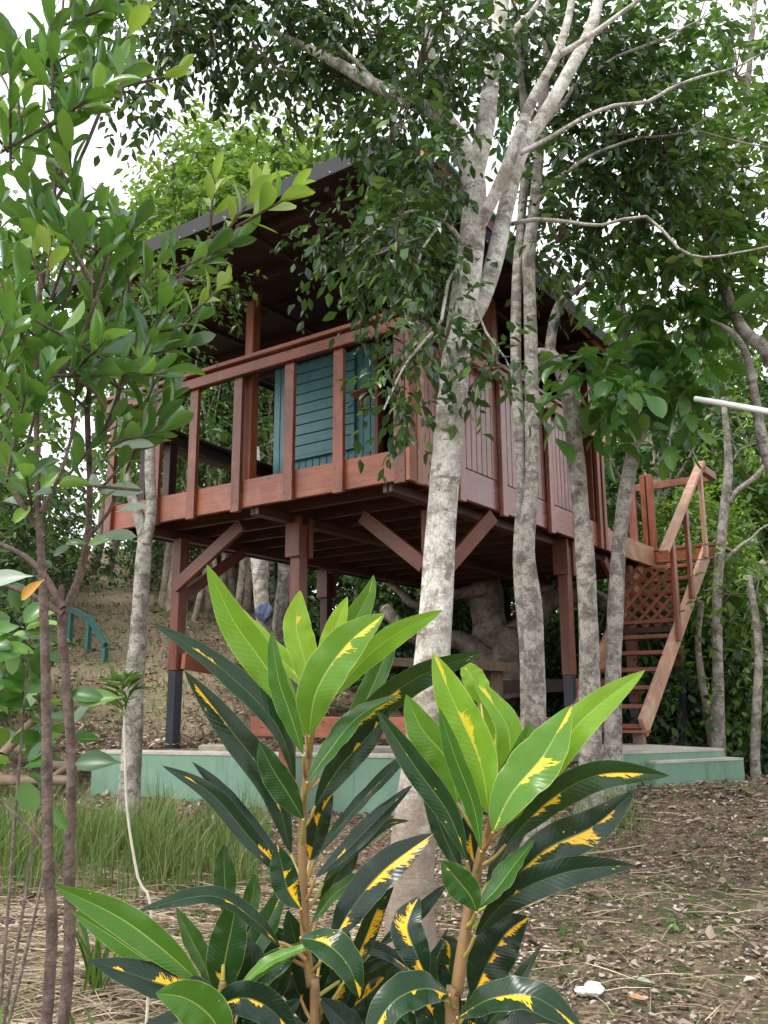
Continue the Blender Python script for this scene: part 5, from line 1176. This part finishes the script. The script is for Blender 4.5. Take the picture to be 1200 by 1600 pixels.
# ------------------------------------------------------------ ground clutter
def scatter_xy(n, d0, d1, l0, l1, fov=True):
    d = d0+(d1-d0)*R.rand(n*3)**.75; l = (R.rand(n*3)*2-1)
    l = l*(.46*d+.3) if fov else l0+(l1-l0)*(l+1)/2
    k = n; d, l = d[:k], l[:k]; x, y = to_xy(d, l); return x, y, d, l
# leaf litter
q = MB()
for (n, d0, d1, L0) in ((1500, 2.6, 7, .062), (32000, 2.6, 6.8, .030), (9000, 6.2, 9, .06), (12000, 8, 15, .065), (4000, 14, 26, .10)):
    x, y, d, l = scatter_xy(n, d0, d1, 0, 0); keep = np.ones(n, bool)
    cl_ = np.sin(x*3.1+np.sin(y*2.3)*1.7)+np.sin(y*4.3+np.cos(x*3.7)*2)+.8*np.sin(x*9.1+y*7.3); keep &= (cl_ > -.5) | (R.rand(n) < .35)
    keep &= ~((l < -.1*d) & (d < 5.6) & (R.rand(n) < .55)); x, y = x[keep], y[keep]; n = len(x)
    P = np.stack([x, y, gh(x, y)+.004+.012*R.rand(n)+np.where(d[keep] > 7.9, .034, 0)], -1); D = rdir(n, .22); NN = rdir(n, 1)*.45+np.array([0, 0, 1.])
    leaves(q, P, D, NN, L0*(.35+.95*R.rand(n)**1.5), .62, 'small', curl=R.rand(n)*3-1)
tag(q.build('leaf_litter', M['litter']), 'brown fallen leaves covering the soil', 'leaf litter', kind='stuff')
# straw: dry stalks on the ground, thick at the lower left
q = MB()
def stalks(n, d0, d1, ufun, len0, dirbias):
    d = d0+(d1-d0)*R.rand(n); l = ufun(R.rand(n))*d; x, y = to_xy(d, l); z = gh(x, y)+.006+.035*R.rand(n)**2; a = dirbias+R.randn(n)*.9
    Ln = len0*(.3+.9*R.rand(n)); dx = np.cos(a)*Ln/2; dy = np.sin(a)*Ln/2
    A = np.stack([x-dx, y-dy, z+R.randn(n)*.008], -1); B = np.stack([x+dx, y+dy, z+R.randn(n)*.008], -1)
    A[:, 2] = np.maximum(A[:, 2], gh(A[:, 0], A[:, 1])+.003); B[:, 2] = np.maximum(B[:, 2], gh(B[:, 0], B[:, 1])+.003)
    Mi = (A+B)/2+R.randn(n, 3)*.006*np.array([1, 1, .3])+np.array([0, 0, .006]); w_ = (.0008+.0015*R.rand(n))[:, None]
    s_ = nrm_rows(np.cross(B-A, [0, 0, 1.]))*w_; u_ = np.array([0, 0, 1.])*w_
    V = np.stack([A-s_, A+u_, A+s_, Mi-s_, Mi+u_*1.3, Mi+s_, B-s_*.6, B+u_*.6, B+s_*.6], 1)
    Fq = np.array([(0, 1, 4, 3), (1, 2, 5, 4), (3, 4, 7, 6), (4, 5, 8, 7)]); Fa = (Fq[None]+(np.arange(n)*9)[:, None, None]).reshape(-1, 4)
    q.add(V.reshape(-1, 3), Fa)
az = math.atan2(RH[1], RH[0])
stalks(2300, 2.5, 4.3, lambda u: -.50+.46*u, .22, az+.25)
stalks(1800, 3.6, 5.2, lambda u: -.5+.5*u, .25, az+.1)
stalks(260, 2.6, 5.2, lambda u: .0+.5*u, .26, az+.25)
stalks(160, 4, 7, lambda u: .05+.4*u, .2, az)
tag(q.build('straw', M['straw']), 'dry straw stalks strewn over the soil', 'straw', kind='stuff')
# reed grass tufts before the foundation wall
q = MB()
def blades(n, d, l, hgt, spread=.26, w0=.0019):
    x, y = to_xy(d, l); z = gh(x, y); a = R.rand(n)*6.28; lean = spread*(R.rand(n)**1.2)*hgt*2.2
    A = np.stack([x, y, z-.01], -1); dv = np.stack([np.cos(a), np.sin(a), np.zeros(n)], -1)*lean[:, None]; up_ = np.array([0, 0, 1.])*hgt[:, None]
    s_ = np.stack([-np.sin(a+.8), np.cos(a+.8), np.zeros(n)], -1)*(w0*(.6+.8*R.rand(n)))[:, None]
    Q1 = A+dv*.14+up_*.4; Q2 = A+dv*.5+up_*.75; Q3 = A+dv+up_
    V = np.stack([A-s_, A+s_, Q1-s_, Q1+s_, Q2-s_*.7, Q2+s_*.7, Q3], 1); F4 = np.array([(0, 1, 3, 2), (2, 3, 5, 4)]); F3 = np.array([(4, 5, 6)]); off = (np.arange(n)*7)[:, None, None]
    base_n = q.n; q.add(V.reshape(-1, 3), (F4[None]+off).reshape(-1, 4)); q.K[3].append(0); q.F[3].append((F3[None]+off).reshape(-1, 3)+base_n); q.U[3].append(np.zeros((n, 3, 2)))
for k in range(170):
    u = rnd.random(); d0 = rnd.triangular(4.7, 6.4, 5.7); l0 = (-.47+.34*u)*d0; n = rnd.randint(20, 60); hs_ = rnd.uniform(.4, 1.2)
    blades(n, d0+R.randn(n)*.045, l0+R.randn(n)*.05, (.10+.32*R.rand(n))*hs_, rnd.uniform(.15, .5))
for k in range(14):
    u = rnd.random(); d0 = rnd.uniform(5.6, 6.6); l0 = rnd.uniform(.155, .27)*d0; n = 26
    blades(n, d0+R.randn(n)*.05, l0+R.randn(n)*.06, .12+.26*R.rand(n), .3, .0018)
for k in range(260):
    d0 = rnd.uniform(3, 8.5); l0 = rnd.uniform(-.42, .44)*d0; n = 9
    blades(n, d0+R.randn(n)*.03, l0+R.randn(n)*.03, .02+.05*R.rand(n), .6, .002)
n = 5200; d = 8.5+14*R.rand(n)**1.2; l = path_l(d, R.randn(n)*1.1); blades(n, d, l, .07+.10*R.rand(n), .6, .006)
tag(q.build('grass', M['grass']), 'upright reedy green grass growing before the foundation wall', 'grass', kind='stuff')
# small weeds (ground cover)
q = MB()
for k in range(150):
    if k < 60: d0 = rnd.uniform(4, 7); l0 = rnd.uniform(.15, .42)*d0
    elif k < 100: d0 = rnd.uniform(9, 20); l0 = float(path_l(np.array(d0), np.array(rnd.choice([-1, 1])*rnd.uniform(.7, 1.4))))
    else: d0 = rnd.uniform(3.3, 6.5); l0 = rnd.uniform(-.4, .1)*d0
    x, y = to_xy(d0, l0); n = rnd.randint(5, 12); sc = .035 if d0 < 8 else .09
    P = np.stack([x+R.randn(n)*sc*1.3, y+R.randn(n)*sc*1.3, np.zeros(n)], -1); P[:, 2] = gh(P[:, 0], P[:, 1])+.012
    leaves(q, P, rdir(n, .25), rdir(n)*.3+np.array([0, 0, 1.]), sc*(.7+.6*R.rand(n)), .6, 'small')
tag(q.build('ground_weeds', M['leaf_mid']), 'tiny green weeds dotted over the soil', 'weeds', kind='stuff')
# strappy lily-like clumps at the left
for (px, py, H, n, lab) in ((170, 1420, 3.7, 16, 'clump of strap-shaped green leaves behind the left brown stems'), (195, 1590, 2.9, 14, 'clump of strap leaves at the very bottom left'), (20, 1600, 2.9, 10, 'drooping strap-leaved clump in the bottom left corner')):
    e, b = tree('strap_leaf_clump', lab, 'plant', px, H); q = MB(); a = R.rand(n)*6.28
    D = np.stack([np.cos(a)*.45, np.sin(a)*.45, np.ones(n)], -1); leaves(q, np.tile(b, (n, 1))+R.randn(n, 3)*[.02, .02, 0], D, np.cross(D, np.stack([-np.sin(a), np.cos(a), 0*a], -1)), .22+.14*R.rand(n), .09, 'oval', curl=R.rand(n)*.5)
    q.build('leaves', M['leaf_mid'], e, sm=True)
# logs, stump, blocks, stone, loose leaves
def log(name, A, B, r, mat, lab, cat, group=None):
    q = MB(); A = np.array(A); B = np.array(B); q.tube([A, (A*2+B)/3+R.randn(3)*.02, (A+B*2)/3+R.randn(3)*.02, B], [r, r*.95, r*.9, r*.75], 10, 4, .08); return tag(q.build(name, M[mat], sm=True), lab, cat, group)
def gp(px, H, dz=0): 
    p_ = base(px, H); p_[2] += dz; return p_
for i, (a, b_, r, dz) in enumerate([((-30, 7.6), (95, 7.3), .05, .05), ((-10, 7.4), (120, 7.1), .045, .14), ((20, 7.8), (130, 7.5), .06, .2), ((-20, 7.9), (70, 7.6), .05, .27), ((40, 7.2), (140, 7.6), .035, .06), ((0, 7.2), (60, 7.9), .04, .33)]):
    log('log', gp(*a, dz), gp(*b_, dz), r, 'wood_raw', 'one of the rotting poles heaped left of the green wall', 'log', 'heap of poles left of the wall')
q = MB(); c_ = gp(400, 10.4); q.tube([c_-[0, 0, .1], c_+[0, 0, .25], c_+[.02, 0, .52]], [.17, .15, .14], 14, 5, .1, .2); tag(q.build('tree_stump', M['stone'], sm=True), 'pale mossy stump on the slope below the deck', 'tree stump')
q = MB(); c_ = gp(432, 10.1); q.box(c_[0]-.05, c_[0]+.05, c_[1]-.05, c_[1]+.05, c_[2]-.1, c_[2]+.5); tag(q.build('wooden_stake', M['wood_grey'], bevel=.005), 'short grey stake beside the mossy stump', 'stake')
def block(px, H, w_, d_, h_, mat, lab, cat, nm):
    q = MB(); c_ = gp(px, H); t_ = nrm([1, .31, 0]); A = c_-t_*w_/2; q.beam(A+[0, 0, h_/2-.03], A+t_*w_+[0, 0, h_/2-.03], d_, h_+.06); tag(q.build(nm, M[mat], bevel=.008), lab, cat)
block(352, 7.55, .40, .2, .07, 'stone', 'flat grey block lying behind the left part of the green wall', 'concrete block', 'concrete_block')
block(560, 7.1, 1.0, .2, .14, 'wood_grey', 'grey timber sleeper behind the green wall, under the low rail', 'timber', 'timber_sleeper')
q = MB(); c_ = gp(905, 3.62, .018)
for i in range(9):
    o_ = R.randn(3)*[.018, .018, .003]; V = []; Fq = []; r_ = .014+.012*R.rand()
    for a_ in range(5):
        for b2_ in range(8): th = a_/4*math.pi; ph_ = b2_/8*6.28; V.append(c_+o_+r_*np.array([math.sin(th)*math.cos(ph_)*1.4, math.sin(th)*math.sin(ph_), math.cos(th)*.6])*(1+.25*R.rand()))
    for a_ in range(4):
        for b2_ in range(8): Fq.append((a_*8+b2_, a_*8+(b2_+1) % 8, (a_+1)*8+(b2_+1) % 8, (a_+1)*8+b2_))
    q.add(V, Fq)
tag(q.build('crumbled_stone', M['white']), 'crumbly white lump of stone on the soil at the bottom right', 'stone')
for (px, H, L0, mat, lab) in ((962, 3.55, .06, 'brown_leaf', 'curled brown fallen leaf just right of the white stone'), (975, 3.72, .055, 'leaf_silver', 'pale green fallen leaf lying above the brown one')):
    q = MB(); c_ = gp(px, H, .02); leaves(q, [c_], [RHv*.8-FHv*.3], [np.array([0, -.2, 1.])], [L0], .6, 'broad', curl=np.array([.8])); tag(q.build('fallen_leaf', M[mat], sm=True), lab, 'fallen leaf')
for (a, b_, r, lab) in (((868, 4.0), (880, 3.62), .006, 'short brown stick on the soil right of the croton'), ((785, 5.1), (1000, 5.5), .005, 'long pale twig lying across the soil below the stair'), ((800, 4.55), (905, 5.0), .005, 'pale twig slanting up towards the stair')):
    log('stick', gp(*a, .015), gp(*b_, .02), r, 'straw' if 'pale' in lab else 'bark_brown', lab, 'stick')

for i, o in enumerate(sorted([o for o in SC.objects if o.get('group') == 'heap of poles left of the wall'], key=lambda o: o.location.z)):
    o['label'] = ('lowest', 'second lowest', 'third lowest', 'third highest', 'second highest', 'topmost')[i]+' of the rotting poles heaped left of the green wall'
# labels of look-alikes: tell them apart by their order from the left of the picture
ORD = ['leftmost', 'second', 'third', 'fourth', 'fifth', 'sixth', 'seventh', 'eighth', 'ninth', 'tenth', 'eleventh', 'twelfth', 'thirteenth', 'fourteenth', 'fifteenth', 'sixteenth', 'seventeenth', 'eighteenth', 'nineteenth', 'twentieth', 'twenty-first', 'twenty-second', 'twenty-third', 'twenty-fourth', 'twenty-fifth', 'twenty-sixth', 'twenty-seventh', 'twenty-eighth']
for Lx in (Lb, Lb2, Lb3, Lb4, Lb5, Lb6, Lb7, Lb8):
    oo = [o for o in SC.objects if o.get('label') == Lx]
    def pxo(o):
        d = np.array(o.location)-CAM; return (d@_rt)/(d@_fw)
    oo.sort(key=pxo)
    for i, o in enumerate(oo): o['label'] = (ORD[i] if i == 0 else ('rightmost' if i == len(oo)-1 else ORD[i]+' from left'))+' of the '+Lx
